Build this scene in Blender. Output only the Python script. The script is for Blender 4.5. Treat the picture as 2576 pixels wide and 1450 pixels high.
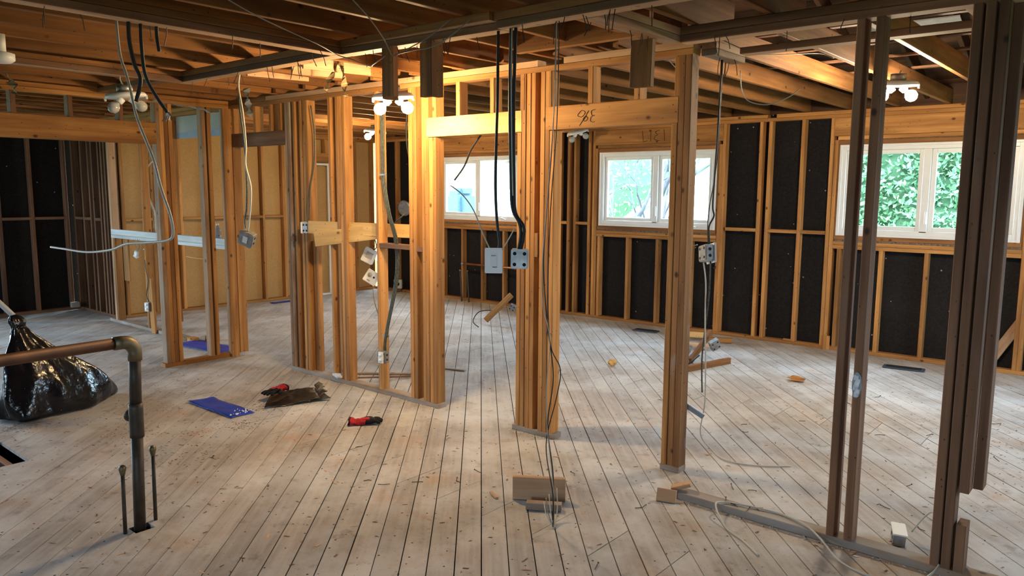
import bpy, bmesh, math, random
from mathutils import Vector, Matrix, noise as mnoise
random.seed(7)
for o in list(bpy.data.objects): bpy.data.objects.remove(o)
sc = bpy.context.scene
COL = sc.collection
PI = math.pi

# ------------------------------------------------------------------ camera
# axes: X runs along the window wall, Y points towards it, Z up (metres)
cam_d = bpy.data.cameras.new('camera'); cam = bpy.data.objects.new('camera', cam_d); COL.objects.link(cam)
cam_d.sensor_fit = 'HORIZONTAL'; cam_d.sensor_width = 36.0; cam_d.lens = 26.889
cam_d.clip_start = 0.02; cam_d.clip_end = 300
cam.matrix_world = (Matrix.Translation((0, 0, 1.69)) @ Matrix.Rotation(0.70329, 4, 'Z') @
                    Matrix.Rotation(PI/2 - 0.12816, 4, 'X') @ Matrix.Rotation(0.00612, 4, 'Z'))
sc.camera = cam

# ------------------------------------------------------------------ world (overcast sky)
w = bpy.data.worlds.new('sky'); sc.world = w; w.use_nodes = True
bg = w.node_tree.nodes['Background']; bg.inputs[0].default_value = (0.63, 0.83, 1.0, 1); bg.inputs[1].default_value = 25.0
sc.view_settings.view_transform = 'Standard'; sc.view_settings.look = 'None'
sc.view_settings.gamma = 1.0; sc.view_settings.use_curve_mapping = False
sc.view_settings.exposure = 0.10
LAMP1 = 1000.0; LAMP2 = 1100.0; LAMP3 = 800.0
C_LAMP1 = (1.0, 0.70, 0.355); C_LAMP2 = (1.0, 0.82, 0.58)

# ------------------------------------------------------------------ helpers
def M_(name):
    m = bpy.data.materials.new(name); m.use_nodes = True
    nt = m.node_tree; b = nt.nodes['Principled BSDF']
    return m, nt, b
def N(nt, t, **kw):
    n = nt.nodes.new(t)
    for k, v in kw.items():
        if k.startswith('i_'):
            key = k[2:]; key = int(key) if key.isdigit() else key.replace('_', ' ')
            n.inputs[key].default_value = v
        else: setattr(n, k, v)
    return n
def ramp(nt, fac, stops):
    r = nt.nodes.new('ShaderNodeValToRGB'); e = r.color_ramp.elements
    while len(e) < len(stops): e.new(0.5)
    for el, (p, c) in zip(e, stops): el.position = p; el.color = (*c, 1) if len(c) == 3 else c
    nt.links.new(fac, r.inputs[0]); return r.outputs[0]
def mix(nt, fac, a, b, mode='MIX'):
    n = nt.nodes.new('ShaderNodeMix'); n.data_type = 'RGBA'; n.blend_type = mode
    for s, v in ((n.inputs['Factor'], fac), (n.inputs['A'], a), (n.inputs['B'], b)):
        if hasattr(v, 'is_output'): nt.links.new(v, s)
        elif isinstance(v, (int, float)): s.default_value = v
        else: s.default_value = (*v, 1)
    return n.outputs['Result']
def objcoord(nt, scale, rnd=True):
    tc = N(nt, 'ShaderNodeTexCoord'); mp = N(nt, 'ShaderNodeMapping'); mp.inputs['Scale'].default_value = scale
    nt.links.new(tc.outputs['Object'], mp.inputs[0])
    if rnd:
        oi = N(nt, 'ShaderNodeObjectInfo'); mu = N(nt, 'ShaderNodeMath', operation='MULTIPLY', i_1=83.0)
        nt.links.new(oi.outputs['Random'], mu.inputs[0])
        cb = N(nt, 'ShaderNodeCombineXYZ'); 
        for i in range(3): nt.links.new(mu.outputs[0], cb.inputs[i])
        nt.links.new(cb.outputs[0], mp.inputs['Location'])
    return mp.outputs[0]
def noise_tex(nt, vec, scale=1.0, detail=4.0, rough=0.55):
    n = N(nt, 'ShaderNodeTexNoise'); n.inputs['Scale'].default_value = scale; n.inputs['Detail'].default_value = detail
    n.inputs['Roughness'].default_value = rough
    nt.links.new(vec, n.inputs['Vector']); return n.outputs['Fac']
def bump(nt, b, h, strength=0.3, dist=0.01):
    bp = N(nt, 'ShaderNodeBump'); bp.inputs['Strength'].default_value = strength; bp.inputs['Distance'].default_value = dist
    nt.links.new(h, bp.inputs['Height']); nt.links.new(bp.outputs[0], b.inputs['Normal'])

def wood(name, dark, light, knots=True, dirt=0.0, dirtcol=(0.3,0.26,0.22), rough=0.72, vary=0.35):
    m, nt, b = M_(name)
    v = objcoord(nt, (1.1, 26, 26)); g = noise_tex(nt, v, 1.0, 6, 0.6)
    col = ramp(nt, g, [(0.30, dark), (0.68, light)])
    v2 = objcoord(nt, (0.9, 5, 5)); g2 = noise_tex(nt, v2, 1.0, 3)
    col = mix(nt, ramp(nt, g2, [(0.42, (0,0,0)), (0.75, (1,1,1))]), col, tuple(c*0.62 for c in dark))
    if knots:
        v3 = objcoord(nt, (5.5, 8.0, 8.0)); vo = N(nt, 'ShaderNodeTexVoronoi'); nt.links.new(v3, vo.inputs['Vector'])
        vo.inputs['Scale'].default_value = 1.0
        kn = ramp(nt, vo.outputs['Distance'], [(0.06, (1,1,1)), (0.13, (0,0,0))])
        col = mix(nt, kn, col, tuple(c*0.30 for c in dark))
    v4 = objcoord(nt, (30, 60, 60)); vo2 = N(nt, 'ShaderNodeTexVoronoi'); nt.links.new(v4, vo2.inputs['Vector']); vo2.inputs['Scale'].default_value = 0.5
    sp = ramp(nt, vo2.outputs['Distance'], [(0.05, (1,1,1)), (0.10, (0,0,0))])
    col = mix(nt, sp, col, (0.03, 0.02, 0.015))
    if dirt:
        v5 = objcoord(nt, (1.5, 4, 4)); g5 = noise_tex(nt, v5, 1.3, 5)
        col = mix(nt, ramp(nt, g5, [(0.62-0.35*dirt, (0,0,0)), (0.85-0.25*dirt, (1,1,1))]), col, dirtcol)
    oi = N(nt, 'ShaderNodeObjectInfo'); mr = N(nt, 'ShaderNodeMapRange'); mr.inputs['To Min'].default_value = 1-vary; mr.inputs['To Max'].default_value = 1+vary*0.6
    nt.links.new(oi.outputs['Random'], mr.inputs['Value'])
    mu = N(nt, 'ShaderNodeVectorMath', operation='SCALE'); nt.links.new(col, mu.inputs[0]); nt.links.new(mr.outputs[0], mu.inputs['Scale'])
    nt.links.new(mu.outputs[0], b.inputs['Base Color']); b.inputs['Roughness'].default_value = rough
    b.inputs['Specular IOR Level'].default_value = 0.25
    bump(nt, b, g, 0.3, 0.004)
    return m
def plain(name, col, rough=0.6, metal=0.0, spec=0.5, nz=0.0, scale=20, emit=None, bumpy=0.0):
    m, nt, b = M_(name)
    if nz:
        g = noise_tex(nt, objcoord(nt, (scale,)*3), 1.0, 5)
        c = ramp(nt, g, [(0.3, tuple(x*(1-nz) for x in col)), (0.7, tuple(min(1, x*(1+nz)) for x in col))])
        nt.links.new(c, b.inputs['Base Color'])
        if bumpy: bump(nt, b, g, bumpy, 0.01)
    else: b.inputs['Base Color'].default_value = (*col, 1)
    b.inputs['Roughness'].default_value = rough; b.inputs['Metallic'].default_value = metal
    b.inputs['Specular IOR Level'].default_value = spec
    if emit: b.inputs['Emission Color'].default_value = (*emit[0], 1); b.inputs['Emission Strength'].default_value = emit[1]
    return m

MAT = {}
MAT['stud'] = wood('pine_stud', (0.33, 0.132, 0.036), (0.61, 0.305, 0.095), vary=0.3)
MAT['studpale'] = wood('pine_pale', (0.50, 0.29, 0.16), (0.68, 0.455, 0.285), vary=0.15)
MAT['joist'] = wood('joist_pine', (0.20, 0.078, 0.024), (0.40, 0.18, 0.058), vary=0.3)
MAT['aged'] = wood('aged_pine', (0.15, 0.070, 0.036), (0.29, 0.145, 0.075), dirt=0.2, dirtcol=(0.17,0.105,0.075), vary=0.2)
MAT['dusty'] = wood('dusty_pine', (0.20, 0.12, 0.07), (0.36, 0.23, 0.14), dirt=0.75, dirtcol=(0.38,0.34,0.31), vary=0.15)
MAT['spatter'] = wood('paint_spattered_pine', (0.20, 0.085, 0.030), (0.40, 0.19, 0.070), dirt=0.12, dirtcol=(0.45,0.42,0.39), vary=0.1)
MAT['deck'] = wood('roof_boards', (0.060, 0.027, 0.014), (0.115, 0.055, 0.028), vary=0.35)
MAT['fresh'] = wood('fresh_board', (0.62, 0.36, 0.12), (0.80, 0.52, 0.21), vary=0.05)
MAT['greyw'] = wood('grey_stud', (0.24, 0.12, 0.058), (0.42, 0.24, 0.12), dirt=0.45, dirtcol=(0.36,0.29,0.22), vary=0.2)
def mat_black():
    m, nt, b = M_('black_fibreboard'); v = objcoord(nt, (1,1,1), False)
    g = noise_tex(nt, v, 60, 4); g2 = noise_tex(nt, v, 2.2, 3)
    c = ramp(nt, g, [(0.3, (0.006,0.005,0.005)), (0.75, (0.018,0.015,0.014))])
    c = mix(nt, ramp(nt, g2, [(0.55, (0,0,0)), (0.8, (0.5,0.5,0.5))]), c, (0.022,0.019,0.018))
    vo = N(nt, 'ShaderNodeTexVoronoi'); nt.links.new(v, vo.inputs['Vector']); vo.inputs['Scale'].default_value = 7.0
    c = mix(nt, ramp(nt, vo.outputs['Distance'], [(0.045, (1,1,1)), (0.06, (0,0,0))]), c, (0.30,0.28,0.25))
    nt.links.new(c, b.inputs['Base Color']); b.inputs['Roughness'].default_value = 0.85; b.inputs['Specular IOR Level'].default_value = 0.2
    bump(nt, b, g, 0.3, 0.004); return m
MAT['black'] = mat_black()
def mat_tan():
    m, nt, b = M_('tan_fibreboard'); v = objcoord(nt, (1,1,1), False)
    g = noise_tex(nt, v, 45, 4); g2 = noise_tex(nt, v, 1.6, 4)
    c = ramp(nt, g, [(0.3, (0.40,0.235,0.092)), (0.7, (0.48,0.295,0.122))])
    c = mix(nt, ramp(nt, g2, [(0.45, (0,0,0)), (0.8, (0.6,0.6,0.6))]), c, (0.30,0.18,0.08))
    nt.links.new(c, b.inputs['Base Color']); b.inputs['Roughness'].default_value = 0.85; b.inputs['Specular IOR Level'].default_value = 0.2
    return m
MAT['tan'] = mat_tan()
def mat_floor():
    m, nt, b = M_('floor_board')
    v = objcoord(nt, (2.0, 30, 30)); g = noise_tex(nt, v, 1.0, 5)
    col = ramp(nt, g, [(0.3, (0.335,0.295,0.268)), (0.7, (0.475,0.435,0.41))])
    geo = N(nt, 'ShaderNodeNewGeometry'); P = geo.outputs['Position']
    g2 = noise_tex(nt, P, 1.7, 6, 0.62)       # pale plaster dust
    col = mix(nt, ramp(nt, g2, [(0.44, (0,0,0)), (0.62, (0.85,0.85,0.85))]), col, (0.575,0.57,0.578))
    mp = N(nt, 'ShaderNodeMapping'); mp.inputs['Location'].default_value = (4.1, 9.2, 0); nt.links.new(P, mp.inputs[0])
    g3 = noise_tex(nt, mp.outputs[0], 2.6, 7, 0.7)  # orange-brown stains
    col = mix(nt, ramp(nt, g3, [(0.55, (0,0,0)), (0.72, (0.6,0.6,0.6))]), col, (0.44,0.25,0.13))
    g4 = noise_tex(nt, mp.outputs[0], 7.5, 8, 0.75)  # dirt patches
    col = mix(nt, ramp(nt, g4, [(0.565, (0,0,0)), (0.72, (0.75,0.75,0.75))]), col, (0.16,0.12,0.09))
    vo = N(nt, 'ShaderNodeTexVoronoi'); nt.links.new(P, vo.inputs['Vector']); vo.inputs['Scale'].default_value = 15.0
    col = mix(nt, ramp(nt, vo.outputs['Distance'], [(0.07, (1,1,1)), (0.10, (0,0,0))]), col, (0.055,0.04,0.03))
    vo3 = N(nt, 'ShaderNodeTexVoronoi'); nt.links.new(P, vo3.inputs['Vector']); vo3.inputs['Scale'].default_value = 34.0
    col = mix(nt, ramp(nt, vo3.outputs['Distance'], [(0.07, (0.8,0.8,0.8)), (0.11, (0,0,0))]), col, (0.20,0.15,0.11))
    oi = N(nt, 'ShaderNodeObjectInfo'); mr = N(nt, 'ShaderNodeMapRange'); mr.inputs['To Min'].default_value = 0.88; mr.inputs['To Max'].default_value = 1.08
    nt.links.new(oi.outputs['Random'], mr.inputs['Value'])
    mu = N(nt, 'ShaderNodeVectorMath', operation='SCALE'); nt.links.new(col, mu.inputs[0]); nt.links.new(mr.outputs[0], mu.inputs['Scale'])
    nt.links.new(mu.outputs[0], b.inputs['Base Color']); b.inputs['Roughness'].default_value = 0.7; b.inputs['Specular IOR Level'].default_value = 0.3
    bump(nt, b, g, 0.2, 0.004); return m
MAT['floor'] = mat_floor()
MAT['dark'] = plain('crawl_dark', (0.03,0.022,0.016), 0.9)
MAT['white'] = plain('white_vinyl', (0.72,0.72,0.70), 0.35, nz=0.05, scale=6)
MAT['whitep'] = plain('white_plastic', (0.78,0.78,0.76), 0.4)
MAT['grout'] = plain('old_caulk_crumbs', (0.16,0.11,0.075), 0.95, nz=0.6, scale=60, bumpy=0.8)
MAT['steel'] = plain('galvanised_steel', (0.34,0.34,0.335), 0.45, 0.75, nz=0.25, scale=25)
MAT['hole'] = plain('black_hole', (0.008,0.008,0.008), 0.9)
MAT['nail'] = plain('rusty_nail', (0.075,0.05,0.038), 0.6, 0.6)
MAT['copper'] = plain('dull_copper', (0.085,0.038,0.021), 0.55, 0.55, nz=0.35, scale=9)
MAT['copperl'] = plain('bright_copper', (0.42,0.17,0.07), 0.38, 0.75, nz=0.2, scale=9)
MAT['copperd'] = plain('dark_copper', (0.065,0.05,0.036), 0.55, 0.6, nz=0.4, scale=11)
MAT['brass'] = plain('brass_cap', (0.19,0.15,0.09), 0.5, 0.8, nz=0.2)
MAT['cblack'] = plain('black_cable', (0.018,0.016,0.015), 0.55, spec=0.4)
MAT['cwhite'] = plain('white_cable', (0.46,0.43,0.37), 0.5)
MAT['cgrey'] = plain('grey_wire', (0.20,0.18,0.16), 0.5)
MAT['carm'] = plain('green_black_cable', (0.06,0.062,0.045), 0.5, 0.3, nz=0.6, scale=70)
MAT['bag'] = None
MAT['blue'] = plain('blue_film', (0.012,0.050,0.43), 0.38, nz=0.25, scale=9)
MAT['navy'] = plain('navy_register', (0.045,0.055,0.10), 0.5, nz=0.15)
MAT['red'] = plain('red_knit', (0.42,0.012,0.018), 0.85, nz=0.25, scale=120, bumpy=0.4)
MAT['gblack'] = plain('black_rubber', (0.008,0.008,0.009), 0.75, spec=0.2, nz=0.3, scale=90, bumpy=0.4)
MAT['ledge'] = wood('whitewashed_ledge', (0.50,0.50,0.48), (0.68,0.69,0.68), knots=False, vary=0.05)
MAT['drywall'] = plain('grey_drywall', (0.40,0.385,0.35), 0.9, nz=0.12, scale=5)
MAT['bluegrey'] = plain('blue_grey_paint', (0.30,0.34,0.42), 0.8, nz=0.1, scale=8)
MAT['putty'] = plain('white_putty', (0.62,0.66,0.70), 0.7, nz=0.3, scale=40)
MAT['puttyg'] = plain('grey_patch', (0.25,0.30,0.33), 0.7)
MAT['paper'] = plain('kraft_paper', (0.34,0.22,0.10), 0.85, nz=0.3, scale=14)
MAT['foam'] = plain('grey_foam', (0.22,0.235,0.25), 0.9, nz=0.15, scale=8)
MAT['bulb'] = plain('bulb_glass', (0.42,0.42,0.40), 0.15, spec=0.6)
MAT['pencil'] = plain('pencil_mark', (0.035,0.022,0.015), 0.9)
MAT['lit1'] = plain('lit_bulb_warm', (1,1,1), 0.4, emit=(C_LAMP1, LAMP1))
MAT['lit3'] = plain('lit_bulb_far', (1,1,1), 0.4, emit=(C_LAMP1, LAMP3))
MAT['lit2'] = plain('lit_bulb_neutral', (1,1,1), 0.4, emit=(C_LAMP2, LAMP2))
def mat_bag():
    m, nt, b = M_('black_bin_bag'); v = objcoord(nt, (1,1,1), False)
    g = noise_tex(nt, v, 11, 3, 0.45); g2 = noise_tex(nt, v, 60, 2)
    b.inputs['Roughness'].default_value = 0.20; b.inputs['Specular IOR Level'].default_value = 0.42
    c = ramp(nt, g2, [(0.735, (0.006,0.006,0.008)), (0.755, (0.26,0.21,0.10))])
    nt.links.new(c, b.inputs['Base Color']); bump(nt, b, g, 0.65, 0.022); return m
MAT['bag'] = mat_bag()
MAT['bagflat'] = plain('flat_black_film', (0.010,0.009,0.009), 0.32, spec=0.45, nz=0.2, scale=20)
def mat_glass():
    m, nt, b = M_('window_glass'); nt.nodes.remove(b)
    t = N(nt, 'ShaderNodeBsdfTransparent'); t.inputs[0].default_value = (0.93,0.97,0.98,1)
    g = N(nt, 'ShaderNodeBsdfGlossy'); g.inputs['Roughness'].default_value = 0.02
    mx = N(nt, 'ShaderNodeMixShader'); mx.inputs[0].default_value = 0.018
    nt.links.new(t.outputs[0], mx.inputs[1]); nt.links.new(g.outputs[0], mx.inputs[2])
    nt.links.new(mx.outputs[0], nt.nodes['Material Output'].inputs[0]); return m
MAT['glass'] = mat_glass()
def mat_bottle():
    m, nt, b = M_('clear_bottle'); b.inputs['Base Color'].default_value = (0.55,0.68,0.85,1); b.inputs['Roughness'].default_value = 0.1
    b.inputs['Transmission Weight'].default_value = 0.75; b.inputs['IOR'].default_value = 1.2; return m
MAT['bottle'] = mat_bottle()

def link(o, parent=None):
    COL.objects.link(o)
    if parent is not None:
        o.parent = parent; o.matrix_parent_inverse = parent.matrix_basis.inverted()
    return o
def tag(o, label, cat, group=None, kind=None):
    o['label'] = label; o['category'] = cat
    if group: o['group'] = group
    if kind: o['kind'] = kind
    return o
def root(name, label, cat, loc=(0,0,0), rot=None, group=None, kind=None):
    o = bpy.data.objects.new(name, None); o.empty_display_size = 0.05
    o.location = loc
    if rot: o.rotation_euler = rot
    COL.objects.link(o)
    return tag(o, label, cat, group, kind)
def mesh(name, verts, faces, mat, parent=None, loc=None, smooth=False, mats=None, fm=None, local=False):
    me = bpy.data.meshes.new(name); me.from_pydata([tuple(v) for v in verts], [], faces); me.update()
    if mats:
        for k in mats: me.materials.append(MAT[k])
        for p, i in zip(me.polygons, fm): p.material_index = i
    else: me.materials.append(MAT[mat])
    if smooth: me.polygons.foreach_set('use_smooth', [True]*len(me.polygons))
    o = bpy.data.objects.new(name, me)
    if loc is not None: o.location = loc
    COL.objects.link(o)
    if parent is not None:
        o.parent = parent
        if not local: o.matrix_parent_inverse = parent.matrix_basis.inverted()
    return o
def prism_verts(L, w, t, c=0.0035):
    """bar along local X, section w (Y) x t (Z), eased edges"""
    c = min(c, w*0.2, t*0.2); a, b = w/2, t/2
    sec = [(-a+c,-b),(a-c,-b),(a,-b+c),(a,b-c),(a-c,b),(-a+c,b),(-a,b-c),(-a,-b+c)]
    v = [(-L/2,y,z) for y,z in sec] + [(L/2,y,z) for y,z in sec]
    f = [[7,6,5,4,3,2,1,0], [8,9,10,11,12,13,14,15]] + [[i,(i+1)%8,8+(i+1)%8,8+i] for i in range(8)]
    return v, f
def lumber(name, a, b, w, t, mat='stud', parent=None, up=(0,0,1), roll=0.0, c=0.0035, under=None):
    """timber from a to b; t is its size along 'up', w across"""
    a, b = Vector(a), Vector(b); x = (b-a); L = x.length; x.normalize()
    u = Vector(up); y = u.cross(x)
    if y.length < 1e-4: y = Vector((0,1,0)).cross(x)
    y.normalize(); z = x.cross(y)
    v, f = prism_verts(L, w, t, c)
    o = mesh(name, v, f, mat)
    if under:                       # clean, unweathered underside of a plate
        o.data.materials.append(MAT[under]); o.data.polygons[2].material_index = 1
    mw = Matrix((x, y, z)).transposed().to_4x4(); mw.translation = (a+b)/2
    if roll: mw = mw @ Matrix.Rotation(roll, 4, 'X')
    o.matrix_world = mw
    if parent is not None: o.parent = parent; o.matrix_parent_inverse = parent.matrix_basis.inverted()
    return o
def bar(name, x0, x1, y0, y1, z0, z1, mat='stud', parent=None, j=0.0, under=None):
    """axis-aligned timber, grain along its longest side"""
    d = (x1-x0, y1-y0, z1-z0); cx, cy, cz = (x0+x1)/2, (y0+y1)/2, (z0+z1)/2
    if j: cx += random.uniform(-j, j); cy += random.uniform(-j, j)*0.6
    k = d.index(max(d))
    if k == 0: return lumber(name, (cx-d[0]/2,cy,cz), (cx+d[0]/2,cy,cz), d[1], d[2], mat, parent, under=under)
    if k == 1: return lumber(name, (cx,cy-d[1]/2,cz), (cx,cy+d[1]/2,cz), d[0], d[2], mat, parent, under=under)
    dx = random.uniform(-j, j)
    return lumber(name, (cx,cy,cz-d[2]/2), (cx+dx,cy,cz+d[2]/2), d[1], d[0], mat, parent, up=(1,0,0))
def smooth_path(pts, n=6):
    P = [Vector(p) for p in pts]
    if len(P) < 3: return P
    out = []
    for i in range(len(P)-1):
        p0, p1, p2, p3 = P[max(i-1,0)], P[i], P[i+1], P[min(i+2,len(P)-1)]
        for k in range(n):
            t = k/n
            out.append(0.5*((2*p1)+(p2-p0)*t+(2*p0-5*p1+4*p2-p3)*t*t+(3*p1-p0-3*p2+p3)*t**3))
    return out+[P[-1]]
def tube_geo(pts, r, seg=7):
    P = [Vector(p) for p in pts]; V = []; F = []; nrm = None
    for i, p in enumerate(P):
        d = (P[min(i+1,len(P)-1)]-P[max(i-1,0)]).normalized()
        if nrm is None: nrm = d.orthogonal().normalized()
        else:
            nrm = nrm - d*nrm.dot(d)
            nrm = nrm.normalized() if nrm.length > 1e-6 else d.orthogonal().normalized()
        bi = d.cross(nrm); rr = r[i] if isinstance(r, (list, tuple)) else r
        V += [p+(nrm*math.cos(2*PI*k/seg)+bi*math.sin(2*PI*k/seg))*rr for k in range(seg)]
    n = len(P)
    for i in range(n-1):
        for k in range(seg): F.append([i*seg+k, i*seg+(k+1)%seg, (i+1)*seg+(k+1)%seg, (i+1)*seg+k])
    F.append(list(range(seg-1,-1,-1))); F.append([(n-1)*seg+k for k in range(seg)])
    return V, F
def tube(name, pts, r, mat, parent=None, seg=7, n=6, local=False):
    P = smooth_path(pts, n) if n else [Vector(p) for p in pts]
    V, F = tube_geo(P, r, seg)
    return mesh(name, V, F, mat, parent, smooth=True, local=local)
def lathe(name, prof, mat, parent=None, seg=24, loc=(0,0,0), local=True, axis='Z'):
    V = []; F = []
    for r, z in prof:
        for k in range(seg):
            a = 2*PI*k/seg; V.append((loc[0]+r*math.cos(a), loc[1]+r*math.sin(a), loc[2]+z))
    n = len(prof)
    for i in range(n-1):
        for k in range(seg): F.append([i*seg+k, i*seg+(k+1)%seg, (i+1)*seg+(k+1)%seg, (i+1)*seg+k])
    F.append(list(range(seg-1,-1,-1))); F.append([(n-1)*seg+k for k in range(seg)])
    return mesh(name, V, F, mat, parent, smooth=True, local=local)
def cuboid(name, x0,x1,y0,y1,z0,z1, mat, parent=None, local=False):
    V = [(x,y,z) for x in (x0,x1) for y in (y0,y1) for z in (z0,z1)]
    F = [[0,1,3,2],[4,6,7,5],[0,4,5,1],[2,3,7,6],[0,2,6,4],[1,5,7,3]]
    return mesh(name, V, F, mat, parent, local=local)
def rbox(name, sx, sy, sz, mat, parent, at=(0,0,0), bev=0.006):
    """bevelled box, local coordinates of its parent"""
    bm = bmesh.new(); bmesh.ops.create_cube(bm, size=1.0)
    bmesh.ops.scale(bm, vec=(sx,sy,sz), verts=bm.verts)
    bmesh.ops.bevel(bm, geom=bm.edges[:], offset=bev, segments=2, affect='EDGES')
    bmesh.ops.translate(bm, vec=at, verts=bm.verts)
    me = bpy.data.meshes.new(name); bm.to_mesh(me); bm.free(); me.materials.append(MAT[mat])
    o = bpy.data.objects.new(name, me); COL.objects.link(o)
    if parent is not None: o.parent = parent
    return o

TOP0, TOP1 = 2.45, 2.53      # double top plate of every wall
SW, SD = 0.038, 0.089        # stud section

# ================================================================== FLOOR
BANG = 0.744241
NX, NY = math.cos(BANG), math.sin(BANG)          # across the boards
TX, TY = -math.sin(BANG), math.cos(BANG)         # along the boards
UL, UR, VF, VB = -11.44, 2.30, -3.20, 8.46       # house outline
def clip(poly, a, b, c):
    """keep a*x+b*y<=c"""
    out = []
    for i in range(len(poly)):
        p, q = poly[i], poly[(i+1) % len(poly)]
        dp, dq = a*p[0]+b*p[1]-c, a*q[0]+b*q[1]-c
        if dp <= 0: out.append(p)
        if (dp < 0 < dq) or (dq < 0 < dp):
            t = dp/(dp-dq); out.append((p[0]+(q[0]-p[0])*t, p[1]+(q[1]-p[1])*t))
    return out
def area(p): return abs(sum(p[i][0]*p[(i+1)%len(p)][1]-p[(i+1)%len(p)][0]*p[i][1] for i in range(len(p))))/2
HOLES = [(-5.80,-5.25,1.385,1.555), (-3.80,-3.715,1.535,1.63)]
floor = root('floor', 'plank subfloor of pale dusty boards laid diagonally across the stripped room', 'floor', kind='structure')
cuboid('subfloor_void', UL-0.2, UR+0.2, VF-0.2, VB+0.2, -0.60, -0.45, 'dark', floor)
PITCH = 0.1229; stuffV, stuffF = [], []
nboards = 0
for i in range(-72, 70):
    s0, s1 = i*PITCH+0.004, (i+1)*PITCH+0.004
    gap = 0.0032 if -1.3 > s0 else random.choice((0.0038,0.0055,0.007))
    strip = [(NX*s+TX*t, NY*s+TY*t) for s, t in ((s0+gap/2,-16),(s1-gap/2,-16),(s1-gap/2,20),(s0+gap/2,20))]
    for (a,b,c) in ((1,0,UR),(-1,0,-UL),(0,1,VB),(0,-1,-VF)): strip = clip(strip, a, b, c) if strip else strip
    if len(strip) < 3: continue
    # end joints: cut square to the window wall, stepping every two boards over a joist
    j = (i//2)*2
    cuts = []
    for vrow in (0.03, 2.80, 5.57):
        s = j*PITCH+0.004
        t = (vrow - NY*s)/TY; cuts.append(NX*s+TX*t)      # X of this pair's cut
    cuts = sorted(cuts)
    pieces, rest = [], strip
    for cu in cuts:
        L = clip(rest, 1, 0, cu-0.002); rest = clip(rest, -1, 0, -(cu+0.002)) if rest else rest
        if len(L) > 2: pieces.append(L)
        if len(rest) < 3: break
    if len(rest) > 2: pieces.append(rest)
    for poly in pieces:
        if area(poly) < 0.002: continue
        polys = [poly]
        for (x0,x1,y0,y1) in HOLES:
            new = []
            for q in polys:
                rem = q
                for (a,b,c) in ((1,0,x1),(-1,0,-x0),(0,1,y1),(0,-1,-y0)):
                    outp = clip(rem, -a, -b, -c)
                    if len(outp) > 2 and area(outp) > 1e-6: new.append(outp)
                    rem = clip(rem, a, b, c)
                    if len(rem) < 3: break
            polys = new if new else polys
        cx = sum(p[0] for p in poly)/len(poly); cy = sum(p[1] for p in poly)/len(poly)
        dz = random.uniform(-0.0012, 0.0012)
        V, F = [], []
        for q in polys:
            n = len(q); b0 = len(V)
            loc = [((p[0]-cx)*TX+(p[1]-cy)*TY, (p[0]-cx)*NX+(p[1]-cy)*NY) for p in q]
            V += [(x,y,0) for x,y in loc]+[(x,y,-0.022) for x,y in loc]
            F += [list(range(b0,b0+n)), list(range(b0+2*n-1,b0+n-1,-1))]+[[b0+k,b0+n+k,b0+n+(k+1)%n,b0+(k+1)%n] for k in range(n)]
        V = [(x,-y,z) for x,y,z in V]      # local y points against the across axis
        seen = False
        for k in range(len(poly)):
            p, q = poly[k], poly[(k+1) % len(poly)]
            for t in range(0, 12):
                x, y = p[0]+(q[0]-p[0])*t/12, p[1]+(q[1]-p[1])*t/12
                fwd, side = -0.6467*x+0.7628*y, 0.7628*x+0.6467*y
                if fwd > 1.5 and abs(side) < 0.72*fwd+0.1: seen = True
        th = math.atan2(TY, TX)
        if not seen:
            b0 = len(stuffV); stuffF += [[i+b0 for i in f] for f in F]
            stuffV += [(cx+x*math.cos(th)-y*math.sin(th), cy+x*math.sin(th)+y*math.cos(th), z+dz) for x,y,z in V]; continue
        o = mesh('floorboard', V, F, 'floor', floor)
        bm = bmesh.new(); bm.from_mesh(o.data); bmesh.ops.recalc_face_normals(bm, faces=bm.faces); bm.to_mesh(o.data); bm.free()
        o.location = (cx, cy, dz); o.rotation_euler = (0, 0, th); nboards += 1
mesh('floorboards', stuffV, stuffF, 'floor', floor)['kind'] = 'stuff'
print('floorboards', nboards)
for a in ((UL-0.12,UR+0.12,VF-0.12,VF-0.02),(UL-0.12,UR+0.12,VB,VB+0.02),(UL-0.12,UL-0.02,VF,VB),(UR+0.02,UR+0.1,VF,VB)): cuboid('foundation_skirt', *a, -0.75, -0.001, 'dark', floor)
# joists seen in the floor openings
for v in (0.6, 1.02, 1.47, 1.88): bar('floor_joist', -7.5, -2.0, v-0.02, v+0.02, -0.22, -0.024, 'joist', floor)

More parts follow.
